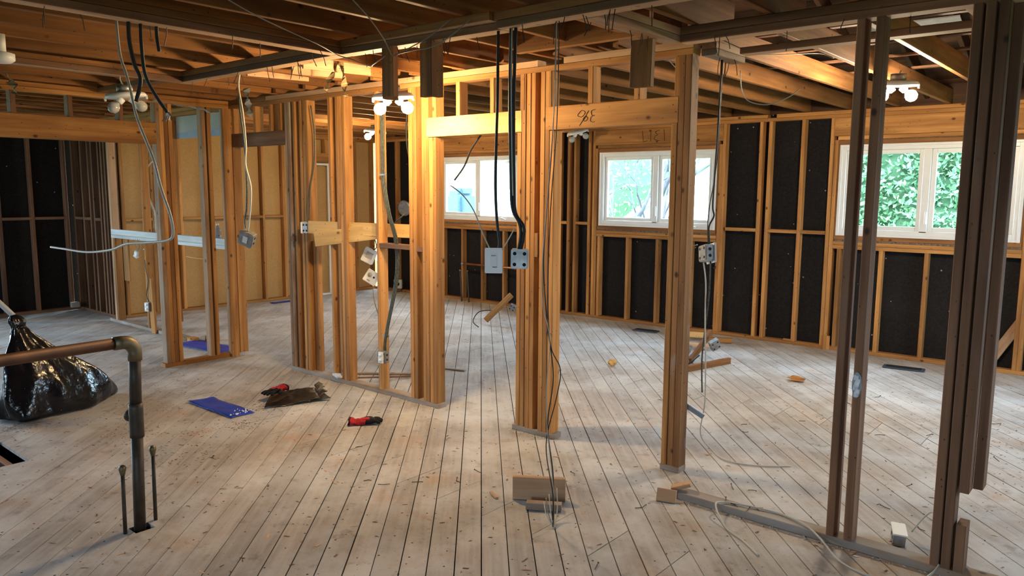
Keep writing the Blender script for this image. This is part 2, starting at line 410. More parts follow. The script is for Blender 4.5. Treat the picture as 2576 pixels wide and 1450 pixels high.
# ================================================================== WINDOW WALL (V = 8.37)
WB = 8.37
wb = root('wall_back', 'open stud exterior wall with black sheathing and three white windows', 'wall', (0,WB,0), kind='structure')
WIN = [(-8.58,-6.99), (-5.62,-4.01), (-2.62,-1.00)]; WZ0, WZ1 = 1.235, 2.165
def st(u, z0=0.038, z1=TOP0, mat='stud', name='stud', p=None):
    return bar(name, u, u+SW, WB, WB+SD, z0, z1, mat, p or wb, 0.003)
bar('sole_plate', -10.15, -4.6, WB, WB+SD, 0, 0.038, 'stud', wb); bar('sole_plate', -4.598, UR, WB, WB+SD, 0, 0.038, 'stud', wb)
for z in (TOP0, TOP0+SW):
    for a, b in ((-10.15,-6.2),(-6.198,-3.42),(-3.32 if z > TOP0 else -3.418,0.5),(0.502,UR)): bar('top_plate', a, b, WB, WB+SD, z, z+SW-0.001, 'stud', wb)
for n, (a, b) in enumerate(WIN):
    e0, e1 = a-0.035, b+0.035
    bar('header', e0-0.04, e1+0.04, WB, WB+SD, 2.262, TOP0-0.001, 'stud', wb)
    bar('head_plate', e0, e1, WB, WB+SD, 2.222, 2.26, 'stud', wb)
    bar('head_trim', e0+0.01, e1-0.01, WB+0.008, WB+SD, 2.168, 2.215, 'joist', wb)
    cuboid('shim_crumbs', e0+0.03, e1-0.03, WB+0.02, WB+SD, 2.213, 2.224, 'grout', wb)
    bar('sill_plate', e0, e1, WB, WB+SD, 1.130, 1.168, 'stud', wb); bar('sill_plate', e0, e1, WB, WB+SD, 1.090, 1.128, 'stud', wb)
    cuboid('shim_crumbs', e0, e1, WB+0.012, WB+SD, 1.168, 1.19, 'grout', wb)
    bar('sill_trim', e0+0.01, e1-0.01, WB+0.004, WB+SD, 1.188, 1.232, 'joist', wb)
    bar('jamb_shim', e0-0.001, e0+0.025, WB+0.012, WB+SD, 1.19, 2.22, 'joist', wb)
    bar('jamb_shim', e1-0.025, e1+0.001, WB+0.012, WB+SD, 1.19, 2.22, 'joist', wb)
    # jack and king studs
    for k, (u0, u1) in enumerate(((e0-SW, e0-2*SW), (e1, e1+SW))):
        st(u0, z1=2.222 if True else TOP0); st(u1)
for u in (-8.535, -8.12, -7.715, -7.29): st(u, z1=1.09, name='cripple_stud')
for u in (-5.64, -5.20, -4.775, -4.32): st(u, z1=1.09, name='cripple_stud')
for u in (-2.60, -2.19, -1.765, -1.36): st(u, z1=1.09, name='cripple_stud')
for u in (-9.95, -9.62, -9.16, -8.80, -6.30, -6.14, -6.03, -5.80, -3.50, -3.40, -3.04, -0.62, -0.2, 0.2, 0.6, 1.0, 1.4, 1.8): st(u)
for a, b in ((-3.865,-3.50),(-3.362,-3.04),(-3.002,-2.735),(-6.262,-6.14),(-5.992,-5.80)): bar('blocking', a, b, WB, WB+SD, 1.232, 1.270, 'stud', wb)
bar('blocking', -9.58, -9.16, WB, WB+SD, 1.44, 1.48, 'stud', wb)
lumber('diagonal_brace', (-1.17,WB+0.05,0.05), (-0.62,WB+0.05,1.06), 0.02, 0.089, 'greyw', wb, up=(0.87,0,-0.5))
bar('gusset_block', -2.70, -2.62, WB-0.012, WB+0.01, 0.0, 0.15, 'stud', wb)
bar('gusset_block', -3.12, -3.03, WB-0.012, WB+0.02, 0.04, 0.06, 'stud', wb)
# sheathing panels between and around the windows
def sheet(a, b, z0, z1, mat='black'): cuboid('sheathing_panel', a, b, WB+SD+0.001, WB+SD+0.014, z0, z1, mat, wb)
edges = [-10.15, -8.62, -6.95, -5.66, -3.97, -2.66, -0.96, UR]
for k in range(7):
    if k % 2 == 0: sheet(edges[k], edges[k+1]-0.002, 0.0, TOP1)
    else: sheet(edges[k], edges[k+1]-0.002, 0.0, 1.19); sheet(edges[k], edges[k+1]-0.002, 2.21, TOP1)

# ------------------------------------------------------------------ windows
def window(n, a, b, open_right=False):
    r = root('window_%d' % n, ['white two-sash window looking out on a white house', 'white two-sash window looking out on bare trees and a white roof',
             'white two-sash window filled by the green hedge outside'][n-1], 'window', ((a+b)/2, WB+0.03, WZ0), kind='structure')
    y0, y1 = WB+0.018, WB+SD+0.03; fw = 0.055
    bar('frame', a, a+fw, y0, y1, WZ0, WZ1, 'white', r); bar('frame', b-fw, b, y0, y1, WZ0, WZ1, 'white', r)
    bar('frame', a+fw, b-fw, y0, y1, WZ1-fw, WZ1, 'white', r); bar('frame', a+fw, b-fw, y0, y1, WZ0, WZ0+fw+0.012, 'white', r)
    m = (a+b)/2+0.005
    bar('mullion', m-0.035, m+0.035, y0, y1, WZ0+fw, WZ1-fw, 'white', r)
    # raised outer moulding
    for (x0,x1,z0,z1) in ((a-0.012,a+0.018,WZ0-0.005,WZ1+0.005),(b-0.018,b+0.012,WZ0-0.005,WZ1+0.005),(a+0.018,b-0.018,WZ1-0.02,WZ1+0.006),(a+0.018,b-0.018,WZ0-0.006,WZ0+0.02)):
        bar('moulding', x0, x1, y0-0.012, y0+0.01, z0, z1, 'white', r)
    for k, (x0, x1) in enumerate(((a+fw, m-0.035), (m+0.035, b-fw))):
        z0, z1 = WZ0+fw+0.012, WZ1-fw; sw = 0.042
        s = bpy.data.objects.new('sash', None); s.empty_display_size = 0.05; s.location = (x1, y0+0.045, z0)
        if open_right and k == 1: s.rotation_euler = (0, 0, -0.28)
        COL.objects.link(s); s.parent = r; s.matrix_parent_inverse = r.matrix_basis.inverted()
        W, Hh = x1-x0, z1-z0
        V, F = [], []
        for (p0,p1,q0,q1) in ((-W,-W+sw,0,Hh),(-sw,0,0,Hh),(-W+sw,-sw,0,sw),(-W+sw,-sw,Hh-sw,Hh)):
            b0 = len(V); V += [(x,y,z) for x in (p0+0.002,p1-0.002 if p1 == 0 else p1) for y in (-0.022,0.022) for z in (q0+0.002,q1-0.002)]
            F += [[b0+i for i in f] for f in ([0,1,3,2],[4,6,7,5],[0,4,5,1],[2,3,7,6],[0,2,6,4],[1,5,7,3])]
        mesh('sash_frame', V, F, 'white', s, local=True)
        cuboid('pane', -W+sw-0.004, -sw+0.004, -0.003, 0.003, sw-0.004, Hh-sw+0.004, 'glass', s, local=True)
    # crank handle and sash lock
    tube('crank_handle', [(b-0.34,y0-0.005,WZ0+0.035),(b-0.30,y0-0.035,WZ0+0.045),(b-0.22,y0-0.035,WZ0+0.020)], 0.008, 'white', r)
    bar('sash_lock', m+0.008, m+0.026, y0-0.018, y0, WZ0+0.14, WZ0+0.26, 'white', r)
    return r
window(1, *WIN[0], open_right=True); window(2, *WIN[1]); window(3, *WIN[2])

# ================================================================== LEFT WALLS
TW = -10.15
wl = root('wall_left', 'open stud wall with tan fibreboard backing at the far end', 'wall', (TW,6.2,0), kind='structure')
def stV(v, u=TW, z0=0.038, z1=TOP0, mat='stud', p=None, name='stud', w=SW):
    return bar(name, u-SD, u, v, v+w, z0, z1, mat, p or wl, 0.003)
bar('sole_plate', TW-SD, TW, 4.24, 7.02, 0, 0.038, 'stud', wl); bar('sole_plate', TW-SD, TW, 7.56, VB, 0, 0.038, 'stud', wl)
for z in (TOP0, TOP0+SW): bar('top_plate', TW-SD, TW, 4.24, VB, z, z+SW-0.001, 'stud', wl)
for v in (4.26, 4.64, 4.68, 5.02, 5.42, 5.47, 5.86, 6.27, 6.62, 6.94, 6.98, 7.56, 7.60, 7.98, 8.33): stV(v)
for a, b in ((4.30,4.64),(4.72,5.02),(5.06,5.42),(5.51,5.86),(5.90,6.27),(6.31,6.62),(7.64,7.98)): bar('blocking', TW-SD, TW, a, b, 1.252, 1.29, 'stud', wl)
bar('header', TW-SD, TW, 7.02, 7.56, 2.10, 2.24, 'stud', wl)
for v in (7.06, 7.40): stV(v, z0=2.24, name='cripple_stud')
for a, b in ((4.2,5.42),(5.422,6.64),(6.642,7.02),(7.56,VB+0.02)): cuboid('fibreboard_panel', TW-SD-0.016, TW-SD-0.001, a, b, 0, TOP1, 'tan', wl)
cuboid('fibreboard_panel', TW-SD-0.05, TW-SD-0.035, 7.0, 7.58, 0, TOP1, 'tan', wl)
bar('door_trim', TW-0.05, TW-0.02, 7.46, 7.49, 0.0, 2.08, 'white', wl); bar('door_trim', TW-0.05, TW-0.02, 7.10, 7.46, 2.05, 2.08, 'white', wl)
bar('threshold', TW-0.06, TW+0.02, 7.06, 7.50, 0.0, 0.02, 'white', wl)

wr = root('wall_recess', 'dark stud wall with black sheathing in the left recess', 'wall', (-11.42,2,0), kind='structure')
bar('sole_plate', -11.42-SD, -11.42, VF, 4.15, 0, 0.038, 'aged', wr)
for z in (TOP0, TOP0+SW): bar('top_plate', -11.42-SD, -11.42, VF, 4.24, z, z+SW-0.001, 'aged', wr)
for v in (1.62, 2.02, 2.43, 2.84, 3.25, 3.63, 4.05): stV(v, -11.42, mat='aged', p=wr)
for a, b in ((2.06,2.43),(2.47,2.84),(2.88,3.25),(3.29,3.63),(3.67,4.05)): bar('blocking', -11.42-SD, -11.42, a, b, 1.25, 1.288, 'aged', wr)
for a, b in ((1.3,2.84),(2.842,4.26)): cuboid('sheathing_panel', -11.42-SD-0.016, -11.42-SD-0.001, a, b, 0, TOP1, 'black', wr)
PD = (-1.0, 1.2, 0.12, 2.12)      # unglazed patio opening in the same wall, out of view
cuboid('sheathing_panel', -11.53, -11.51, VF, PD[0], 0, TOP1, 'deck', wr)
cuboid('sheathing_panel', -11.53, -11.51, PD[0], PD[1], PD[3], TOP1, 'deck', wr); cuboid('sheathing_panel', -11.53, -11.51, PD[0], PD[1], 0, PD[2], 'deck', wr)
cuboid('debris_wad', -11.40, -11.34, 4.02, 4.12, 0.04, 0.11, 'drywall', wr)

wt = root('wall_return', 'short dark stud wall closing the left recess', 'wall', (-10.8,4.15,0), kind='structure')
RV = 4.15
bar('sole_plate', -11.42, TW, RV, RV+SD, 0, 0.038, 'aged', wt)
for z in (TOP0, TOP0+SW): bar('top_plate', -11.42, TW-0.005, RV, RV+SD, z, z+SW-0.001, 'aged', wt)
for u in (-11.42, -11.12, -10.88, -10.76, -10.56, -10.46, -10.36, -10.27, -10.21): bar('stud', u, u+SW, RV, RV+SD, 0.038, TOP0, 'aged', wt, 0.003)
for a, b in ((-11.38,-11.12),(-11.08,-10.88),(-10.72,-10.56)): bar('blocking', a, b, RV, RV+SD, 1.25, 1.288, 'aged', wt)
cuboid('sheathing_panel', -11.42, TW-SD, RV+SD+0.001, RV+SD+0.015, 0, TOP1, 'deck', wt)

# ================================================================== PARTITION WITH THE DOORWAYS (V = 4.02)
PV = 4.02
wm = root('wall_middle', 'bare stud partition with three doorways across the middle of the room', 'wall', (-5,PV,0), kind='structure')
def sp(u, z0=0.038, z1=TOP0, mat='stud', name='stud', flat=False):
    return bar(name, u, u+(SD if flat else SW), PV+(SD-SW if flat else 0), PV+SD, z0, z1, mat, wm, 0.003)
for a, b in ((-10.12,-8.12),(-6.11,-4.15),(-3.40,-3.035),(-2.215,-2.09)): bar('sole_plate', a, b, PV, PV+SD, 0, 0.038, 'dusty', wm)
bar('sole_plate_offcut', -8.13, -8.02, PV, PV+SD, 0, 0.045, 'stud', wm)
for a, b in ((-10.15,-5.2),(-5.198,-3.05)): bar('top_plate', a, b, PV, PV+SD, TOP0, TOP0+SW-0.001, 'stud', wm)
bar('top_plate', -3.048, -2.09, PV, PV+SD, TOP0, TOP0+SW-0.001, 'stud', wm)
for a, b in ((-10.15,-6.4),(-6.398,-3.20),(-2.99,-2.09)): bar('top_plate', a, b, PV, PV+SD, TOP0+SW, TOP1-0.001, 'studpale' if a > -6.4 else 'stud', wm)
# left part with the low ledge
sp(-9.93, mat='studpale'); sp(-9.885, z1=1.07)
bar('ledge', -9.89, -7.14, PV-0.02, PV+SD, 1.070, 1.108, 'ledge', wm); bar('ledge', -9.89, -7.14, PV-0.018, PV+0.02, 1.109, 1.178, 'ledge', wm)
sp(-9.05); sp(-8.35, z0=1.18)
cuboid('drywall_remnant', -8.75, -7.30, PV+SD+0.001, PV+SD+0.013, 2.25, 2.47, 'drywall', wm)
V = []; n = 22
for k in range(n+1):
    x = -8.75+1.45*k/n
    V += [(x, PV+SD-0.004, 2.28+0.035*mnoise.noise((x*3.1,2,0))), (x, PV+SD-0.004, 2.215)]
mesh('torn_paper_strip', V, [[2*k,2*k+1,2*k+3,2*k+2] for k in range(n)], 'bluegrey', wm)
# doorway 1 header and cripples
bar('header', -7.04, -6.10, PV, PV+SD, 2.085, 2.21, 'aged', wm)
for u in (-7.0, -6.62, -6.36, -6.20): sp(u, z0=2.21, name='cripple_stud')
sp(-7.06+0.02, z1=2.085); 
# stud groups
for u in (-6.105, -6.066): sp(u, mat='greyw')
sp(-5.985, mat='stud'); sp(-5.89); sp(-5.84); sp(-5.80, z1=1.22, flat=True)
sp(-5.80, z0=1.36)
for u in (-5.47, -5.36, -5.32): sp(u)
sp(-5.28, mat='stud')
sp(-4.86); 
for u in (-4.455, -4.415, -4.315, -4.276): sp(u)
sp(-4.236, z1=2.07); sp(-4.197, z1=2.07)
bar('blocking', -6.03, -5.985, PV-0.02, PV+SD, 1.21, 1.26, 'aged', wm)
bar('blocking', -4.822, -4.455, PV, PV+SD, 1.215, 1.253, 'aged', wm); bar('blocking', -4.377, -4.315, PV, PV+SD, 1.21, 1.25, 'aged', wm)
# doorway 2
bar('header', -4.258, -3.335, PV, PV+SD, 2.075, 2.215, 'fresh', wm)
for u in (-4.195, -3.95, -3.62, -3.345): sp(u, z0=2.216, name='cripple_stud')
# middle post
sp(-3.372, z1=2.07)
for u in (-3.333, -3.294, -3.255): sp(u)
bar('stud', -3.215, -3.177, PV+0.05, PV+SD, 0.038, TOP0, 'joist', wm)
sp(-3.175); sp(-3.136); sp(-3.097, z1=2.07)
bar('blocking', -3.212, -3.18, PV-0.004, PV+0.045, 1.24, 1.40, 'stud', wm)
# doorway 3
bar('header', -3.130, -2.172, PV, PV+SD, 2.075, 2.225, 'stud', wm)
for u in (-3.12, -2.80, -2.47, -2.20): sp(u, z0=2.226, name='cripple_stud')
sp(-2.210, z1=2.074); sp(-2.168, mat='spatter'); sp(-2.128, mat='spatter')
# two loose boards left nailed across the stud bay
lumber('loose_board', (-5.705,3.972,1.352), (-4.30,4.235,1.350), 0.02, 0.11, 'fresh', wm)
lumber('loose_board', (-5.60,3.958,1.248), (-4.93,4.128,1.340), 0.02, 0.125, 'fresh', wm)
# pencil writing on the header over doorway 3 (upside down) and on the window header
def strokes(name, lines, origin, du, dz, v, parent, r=0.0022):
    V, F = [], []
    for ln in lines:
        a, b = tube_geo([Vector((origin[0]+du*x, v, origin[1]+dz*y)) for x, y in smooth_path2(ln)], r, 5)
        F += [[i+len(V) for i in f] for f in b]; V += a
    return mesh(name, V, F, 'pencil', parent)
def smooth_path2(ln): return [(p.x, p.y) for p in smooth_path([(x,y,0) for x,y in ln], 5)]
strokes('pencil_writing', [[(0,.75),(.25,1),(.5,.85),(.3,.55),(0,.6),(-.02,.75)], [(.75,.95),(.45,.45),(.1,-.1)], [(.35,.35),(.5,.55),(.7,.42),(.55,.22),(.4,.3),(.62,.6)],
                     [(1.25,1),(.95,.92),(1.0,.6),(1.2,.6),(.95,.5),(.9,.2),(1.1,.1),(1.2,.15)]], (-2.87,2.10), 0.105, 0.085, PV-0.0008, wm, 0.0016)
strokes('pencil_writing', [[(0,.95),(.03,.5),(.07,.05),(.08,.0),(.2,.05),(.32,.1)], [(.5,.95),(.5,0)], [(1.0,.95),(.75,.8),(.9,.55),(.75,.45),(.72,.15),(1.0,.05)], [(1.25,.98),(1.3,.02)]],
        (-5.0,2.285), 0.24, 0.14, WB-0.001, wb, 0.003)

# ================================================================== LEFT PARTITION (U = -7.05)
PU = -7.05
wi = root('wall_inner_left', 'bare stud partition with a long header over the left opening', 'wall', (PU,3,0), kind='structure')
bar('sole_plate', PU-SD, PU, 3.27, 4.019, 0, 0.038, 'stud', wi)
for z in (TOP0, TOP0+SW): bar('top_plate', PU-SD, PU, VF, 4.018, z, z+SW-0.001, 'stud', wi)
for v, mt in ((3.295,'greyw'), (3.41,'stud'), (3.735,'greyw'), (3.79,'stud'), (3.965,'greyw')): stV(v, PU, mat=mt, p=wi)
bar('corner_stud', PU+0.002, PU+0.04, 3.93, 4.018, 0.0, TOP0, 'stud', wi)
bar('header', PU-SD, PU, -1.2, 3.332, 2.08, 2.272, 'stud', wi)
stV(3.372, PU, z1=TOP0, mat='joist', p=wi)
for v in (0.10, 0.50, 0.92, 1.33, 1.74, 2.15, 2.57, 2.98): stV(v, PU, z0=2.273, mat='aged', p=wi, name='cripple_stud')
stV(3.334, PU, z1=TOP0, mat='stud', p=wi)

# ================================================================== RIGHT PARTITION REMAINS (V = 3.68)
QV = 3.675
wq = root('wall_near', 'remains of a stud partition with dark posts on a dusty sole plate', 'wall', (-1,QV,0), kind='structure')
bar('sole_plate', -1.945, 0.6, QV, QV+SD, 0, 0.040, 'dusty', wq)
def sq(u, v=QV, z0=0.040, z1=TOP0, mat='aged', name='stud'): return bar(name, u, u+SW, v, v+SD, z0, z1, mat, wq, 0.001)
sq(-1.115); sq(-1.035)
for u in (-0.665, -0.620): sq(u)
sq(-0.572, z0=0.40); sq(-0.572, z0=0.040, z1=0.255, name='cut_stud')
sq(-0.535, v=QV+0.09, z0=0.40)
for a, b in ((-1.99,0.3),(0.302,UR)):
    bar('top_plate', a, b, QV, QV+SD, TOP0, TOP0+SW-0.001, 'aged', wq, under='studpale'); bar('top_plate', a, b, QV, QV+SD, TOP0+SW, TOP1-0.001, 'aged', wq)

# ================================================================== CEILING FRAME AND ROOF
ce = root('ceiling', 'exposed ceiling joists, leftover wall plates and roof boards overhead', 'ceiling', (-4,3,TOP1), kind='structure')
NAILS = []
def nails(x0, x1, y, z, n, axis='x', spread=0.05, ln=0.085):
    for k in range(n):
        t = x0+(x1-x0)*random.random(); d = random.uniform(-spread, spread)
        p = Vector((t, y+d, z)) if axis == 'x' else Vector((y+d, t, z))
        q = p+Vector((random.uniform(-.03,.03), random.uniform(-.03,.03), -ln*random.uniform(0.6,1.1)))
        NAILS.append((p+Vector((0,0,0.01)), q))
# plates of walls already taken out: (x0,x1,y0,y1)
KV = 2.79
bar('wall_plate', -5.60, -3.66, KV, KV+SD, TOP0, TOP0+SW-0.001, 'aged', ce, under='studpale'); bar('wall_plate', -5.52, -2.52, KV+0.002, KV+SD, TOP0+SW, TOP1-0.001, 'joist', ce, under='studpale')
lumber('wall_plate', (-3.658,KV+0.052,TOP0+0.0185), (-2.50,KV+0.105,TOP0+0.0185), 0.089, 0.037, 'aged', ce, under='studpale')
bar('wall_plate', -2.495, -0.4, KV+0.03, KV+0.03+SD, TOP0, TOP0+SW-0.001, 'aged', ce, under='studpale'); bar('wall_plate', -2.515, -0.4, KV+0.03, KV+0.03+SD, TOP0+SW, TOP1-0.001, 'joist', ce)
for z, mt in ((TOP0,'aged'),(TOP0+SW,'joist')):
    bar('wall_plate', -3.75, -3.66, VF, KV-0.002, z, z+SW-0.001, mt, ce, under='studpale'); bar('wall_plate', -5.60, -5.51, VF, KV-0.002, z, z+SW-0.001, mt, ce, under='studpale')
    bar('wall_plate', -2.075, -1.985, KV+0.125, 3.672 if z == TOP0 else 3.674, z, z+SW-0.001, 'greyw' if z == TOP0 else 'studpale', ce)
    bar('wall_plate', -2.085, -1.995, 4.113, 4.50, z, z+SW-0.001, 'greyw' if z == TOP0 else 'studpale', ce)
bar('wall_plate', -1.89, UR, 4.19, 4.19+SD, TOP0, TOP0+SW-0.001, 'aged', ce, under='studpale')
bar('wall_plate', -7.0, -5.61, KV, KV+SD, TOP0+SW, TOP1-0.001, 'joist', ce)
nails(-5.5,-3.8,KV+0.045,TOP0,12); nails(-3.6,-2.6,KV+0.09,TOP0,12); nails(-2.45,-1.5,KV+0.075,TOP0,10); nails(1.2,2.7,-3.70,TOP0,9,'y'); nails(3.0,3.6,-2.03,TOP0,6,'y'); nails(4.15,4.45,-2.04,TOP0,6,'y')
nails(-1.8,-0.9,QV+0.045,TOP0,7); nails(-2.3,-2.12,PV+0.045,TOP0,4)
for p, q in NAILS:
    V, F = tube_geo([p, (p+q)/2+Vector((random.uniform(-.004,.004),)*3), q], 0.0022, 5); mesh('nail', V, F, 'nail', ce)
# stub studs still hanging from the plates
bar('stub_stud', -3.375, -3.337, KV+0.062, KV+0.062+SD, 2.185, TOP0, 'joist', ce)
for o_ in [bar('stub_stud', -3.337, -3.245, KV+0.03, KV+0.068, 2.19, TOP0, 'joist', ce)]: pass
bar('stub_stud', -3.072, -2.985, KV+0.065, KV+0.103, 2.175, TOP0, 'joist', ce); bar('stub_stud', -2.984, -2.946, KV+0.03, KV+0.119, 2.17, TOP0, 'joist', ce)
lumber('stub_stud', (-2.105,3.50,2.215), (-2.10,3.50,TOP0), 0.038, 0.125, 'joist', ce, up=(1,0,0))
# ceiling joists
ROOFZ = lambda v: 2.74+0.33*(8.46-v) if v >= 2.6 else 2.74+0.33*(8.46-2.6)-0.33*(2.6-v)
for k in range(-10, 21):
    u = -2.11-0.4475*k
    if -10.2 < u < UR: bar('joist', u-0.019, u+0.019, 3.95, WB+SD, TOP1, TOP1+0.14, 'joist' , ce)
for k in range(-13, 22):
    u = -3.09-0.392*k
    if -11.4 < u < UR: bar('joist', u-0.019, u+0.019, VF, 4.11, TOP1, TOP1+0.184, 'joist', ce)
bar('trimmer', -3.05, -2.14, 3.62, 3.66, TOP1-0.03, TOP1+0.16, 'joist', ce)
for k in range(-4, 20):
    u = -2.31-0.4475*k
    if -11.4 < u < UR:
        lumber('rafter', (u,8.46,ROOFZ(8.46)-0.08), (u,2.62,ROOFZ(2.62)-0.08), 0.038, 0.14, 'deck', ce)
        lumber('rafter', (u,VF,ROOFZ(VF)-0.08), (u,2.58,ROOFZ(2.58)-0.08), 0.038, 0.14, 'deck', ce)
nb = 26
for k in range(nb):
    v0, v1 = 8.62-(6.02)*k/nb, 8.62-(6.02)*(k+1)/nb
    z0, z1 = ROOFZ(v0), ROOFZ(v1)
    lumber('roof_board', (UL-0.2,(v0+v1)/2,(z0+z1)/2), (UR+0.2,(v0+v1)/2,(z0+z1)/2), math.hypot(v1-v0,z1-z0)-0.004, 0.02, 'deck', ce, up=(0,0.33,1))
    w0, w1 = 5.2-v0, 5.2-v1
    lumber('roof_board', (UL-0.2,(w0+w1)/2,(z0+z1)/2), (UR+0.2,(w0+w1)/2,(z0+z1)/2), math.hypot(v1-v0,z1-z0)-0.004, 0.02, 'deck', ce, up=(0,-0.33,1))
f_ = cuboid('roof_felt', UL-0.25, UR+0.25, 2.6, 8.75, 0, 0.01, 'dark', ce)
for v in f_.data.vertices: v.co.z += 0.03+ROOFZ(max(v.co.y, 2.6))
f_ = cuboid('roof_felt', UL-0.25, UR+0.25, VF-0.3, 2.6, 0, 0.01, 'dark', ce)
for v in f_.data.vertices: v.co.z += 0.03+ROOFZ(v.co.y-1e-6)
for u in (UL-0.09, UR+0.01):
    V = [(u,VF-0.02,TOP1),(u,8.49,TOP1),(u,8.49,2.75),(u,2.6,4.70),(u,VF-0.02,2.80)]
    V += [(x+0.02,y,z) for x,y,z in V]
    mesh('gable_boards', V, [[0,1,2,3,4],[9,8,7,6,5]]+[[i,5+i,5+(i+1)%5,(i+1)%5] for i in range(5)], 'deck', ce)
cuboid('eave_board', UL-0.1, UR+0.02, 8.475, 8.495, TOP1-0.05, 2.78, 'deck', ce); cuboid('eave_board', UL-0.1, UR+0.02, VF-0.04, VF-0.02, TOP1-0.05, 2.82, 'deck', ce)
# grey foam rafter vents with a round hole, tucked between the joists
for (u, v) in ((-1.50,6.25),(-1.90,7.0),(-2.35,5.9),(-0.95,6.3),(-1.52,7.1)):
    p = bpy.data.objects.new('vent_baffle', None); p.empty_display_size = 0.05; p.location = (u, v, ROOFZ(v)-0.165); p.rotation_euler = (-0.32,0,0)
    COL.objects.link(p); p.parent = ce; p.matrix_parent_inverse = ce.matrix_basis.inverted()
    cuboid('panel', -0.17,0.17,-0.12,0.12,-0.006,0.006, 'foam', p, local=True)
    lathe('hole', [(0.045,-0.009),(0.045,-0.0065)], 'hole', p, 18)
# strips of light strapping under the roof on the right
for v in (4.9, 5.6, 6.2, 6.9): bar('strapping', -2.6, UR, v, v+0.06, TOP1+0.145, TOP1+0.163, 'aged', ce)
# torn paper and insulation scraps caught on the framing
def scrap(name, pts, w, mat, parent, label=None):
    P = smooth_path(pts, 6); V = []
    for i, p in enumerate(P):
        a = 0.6*math.sin(i*0.9); ww = w*(0.6+0.5*abs(math.sin(i*0.7+1)))*(1 if i < len(P)-3 else 0.5)
        d = Vector((math.cos(a), math.sin(a)*0.8, 0.15*math.sin(i*1.7)))*ww
        V += [p-d*0.5, p+d*0.5+Vector((0,0,0.01*math.sin(i*2.1)))]
    b = len(V); V += [v+Vector((0.001,-0.002,0.001)) for v in V]
    F = [[2*k,2*k+1,2*k+3,2*k+2] for k in range(len(P)-1)]; F += [[b+i for i in reversed(f)] for f in F]
    return mesh(name, V, F, mat, parent)
scrap('torn_paper', [(-4.55,3.45,2.60),(-4.60,3.45,2.52),(-4.68,3.45,2.44),(-4.70,3.46,2.38)], 0.06, 'paper', ce)
scrap('torn_paper', [(-4.52,3.44,2.58),(-4.49,3.45,2.48),(-4.50,3.46,2.37),(-4.48,3.46,2.33)], 0.05, 'paper', ce)
scrap('insulation_scrap', [(-6.05,3.62,2.53),(-6.0,3.60,2.44),(-6.02,3.62,2.36),(-5.99,3.62,2.28)], 0.07, 'drywall', ce)
scrap('insulation_scrap', [(-6.98,3.1,2.47),(-6.99,3.4,2.45),(-6.98,3.7,2.42),(-6.97,3.85,2.38)], 0.09, 'drywall', ce)
scrap('torn_paper', [(-6.90,2.05,2.60),(-6.92,2.12,2.52),(-6.90,2.14,2.44),(-6.92,2.15,2.40)], 0.10, 'paper', ce)
scrap('insulation_scrap', [(-6.9,1.9,2.62),(-6.92,2.1,2.58),(-6.9,2.3,2.60),(-6.92,2.42,2.56)], 0.12, 'deck', ce)
for (u, v, L) in ((-5.25,3.15,0.5),(-4.9,3.3,0.42),(-4.62,3.2,0.55)):
    lumber('blocking', (u,v,TOP1+0.03), (u+0.05,v+L,TOP1+0.04), 0.02, 0.10, 'studpale', ce)

# ================================================================== UNSEEN WALLS (front and right) with their window openings
def wall_openings(name, label, axis, pos, a0, a1, ops, z1=TOP1):
    r = root(name, label, 'wall', kind='structure'); cur = a0
    def seg(p, q, z0, zz):
        if axis == 'x': cuboid('wall_board', p, q, pos, pos+0.1, z0, zz, 'deck', r)
        else: cuboid('wall_board', pos, pos+0.1, p, q, z0, zz, 'deck', r)
    for (o0, o1, zz0, zz1) in ops:
        seg(cur, o0, 0, z1); seg(o0, o1, 0, zz0); seg(o0, o1, zz1, z1); cur = o1
    seg(cur, a1, 0, z1); return r
FRONT_OPS = [(-9.8,-8.4,0.9,2.1), (-0.4,0.8,0.9,2.1)]
RIGHT_OPS = [(5.2,6.8,1.0,2.15)]
wall_openings('wall_front', 'boarded exterior wall behind the viewer with window openings', 'x', VF-0.1, UL-0.1, UR+0.1, FRONT_OPS)
wall_openings('wall_right', 'boarded exterior wall to the right with window openings', 'y', UR, VF, VB, RIGHT_OPS)

# ================================================================== LIGHT FIXTURES
def fixture(name, label, loc, rot, lit=None, group='bare ceiling lampholders'):
    r = root(name, label, 'light fixture', loc, rot, group)
    lathe('back_plate', [(0.02,0.030),(0.10,0.030),(0.128,0.022),(0.136,0.010),(0.136,0.0),(0.126,-0.008),(0.02,-0.008)], 'whitep', r, 28)
    lathe('outlet_box', [(0.05,0.032),(0.055,0.034),(0.055,0.075),(0.05,0.078)], 'steel', r, 8)
    for s in (-1, 1):
        x, y = s*0.058, s*0.02
        tl = Matrix.Translation((s*0.022,s*0.008,-0.012)) @ Matrix.Rotation(0.35,4,'Z') @ Matrix.Rotation(-s*0.85,4,'Y')
        lathe('socket', [(0.020,0.0),(0.024,-0.004),(0.024,-0.034),(0.020,-0.040)], 'whitep', r, 14).matrix_local = tl
        lathe('bulb', [(0.013,-0.036),(0.015,-0.050),(0.034,-0.068),(0.041,-0.088),(0.033,-0.116),(0.012,-0.130),(0.001,-0.131)], lit or 'bulb', r, 16).matrix_local = tl
        rbox('shade_clip', 0.014,0.010,0.030,'whitep', r, (s*0.132,s*0.03,-0.010), 0.002)
    return r
lf = fixture('ceiling_light', 'lit round white lampholder glowing warm beside the cut-off hanging stub stud', (-4.03,3.50,2.30), (0.04,-0.05,0.5), 'lit1')
tube('cable', [(0,0,0.07),(0.02,0.01,0.15),(-0.01,0,0.235)], 0.005, 'cwhite', lf, local=True)
lf = fixture('ceiling_light', 'lit round lampholder under the ceiling joists near the hedge window', (-1.50,5.93,2.43), (0.05,0.06,-0.2), 'lit2')
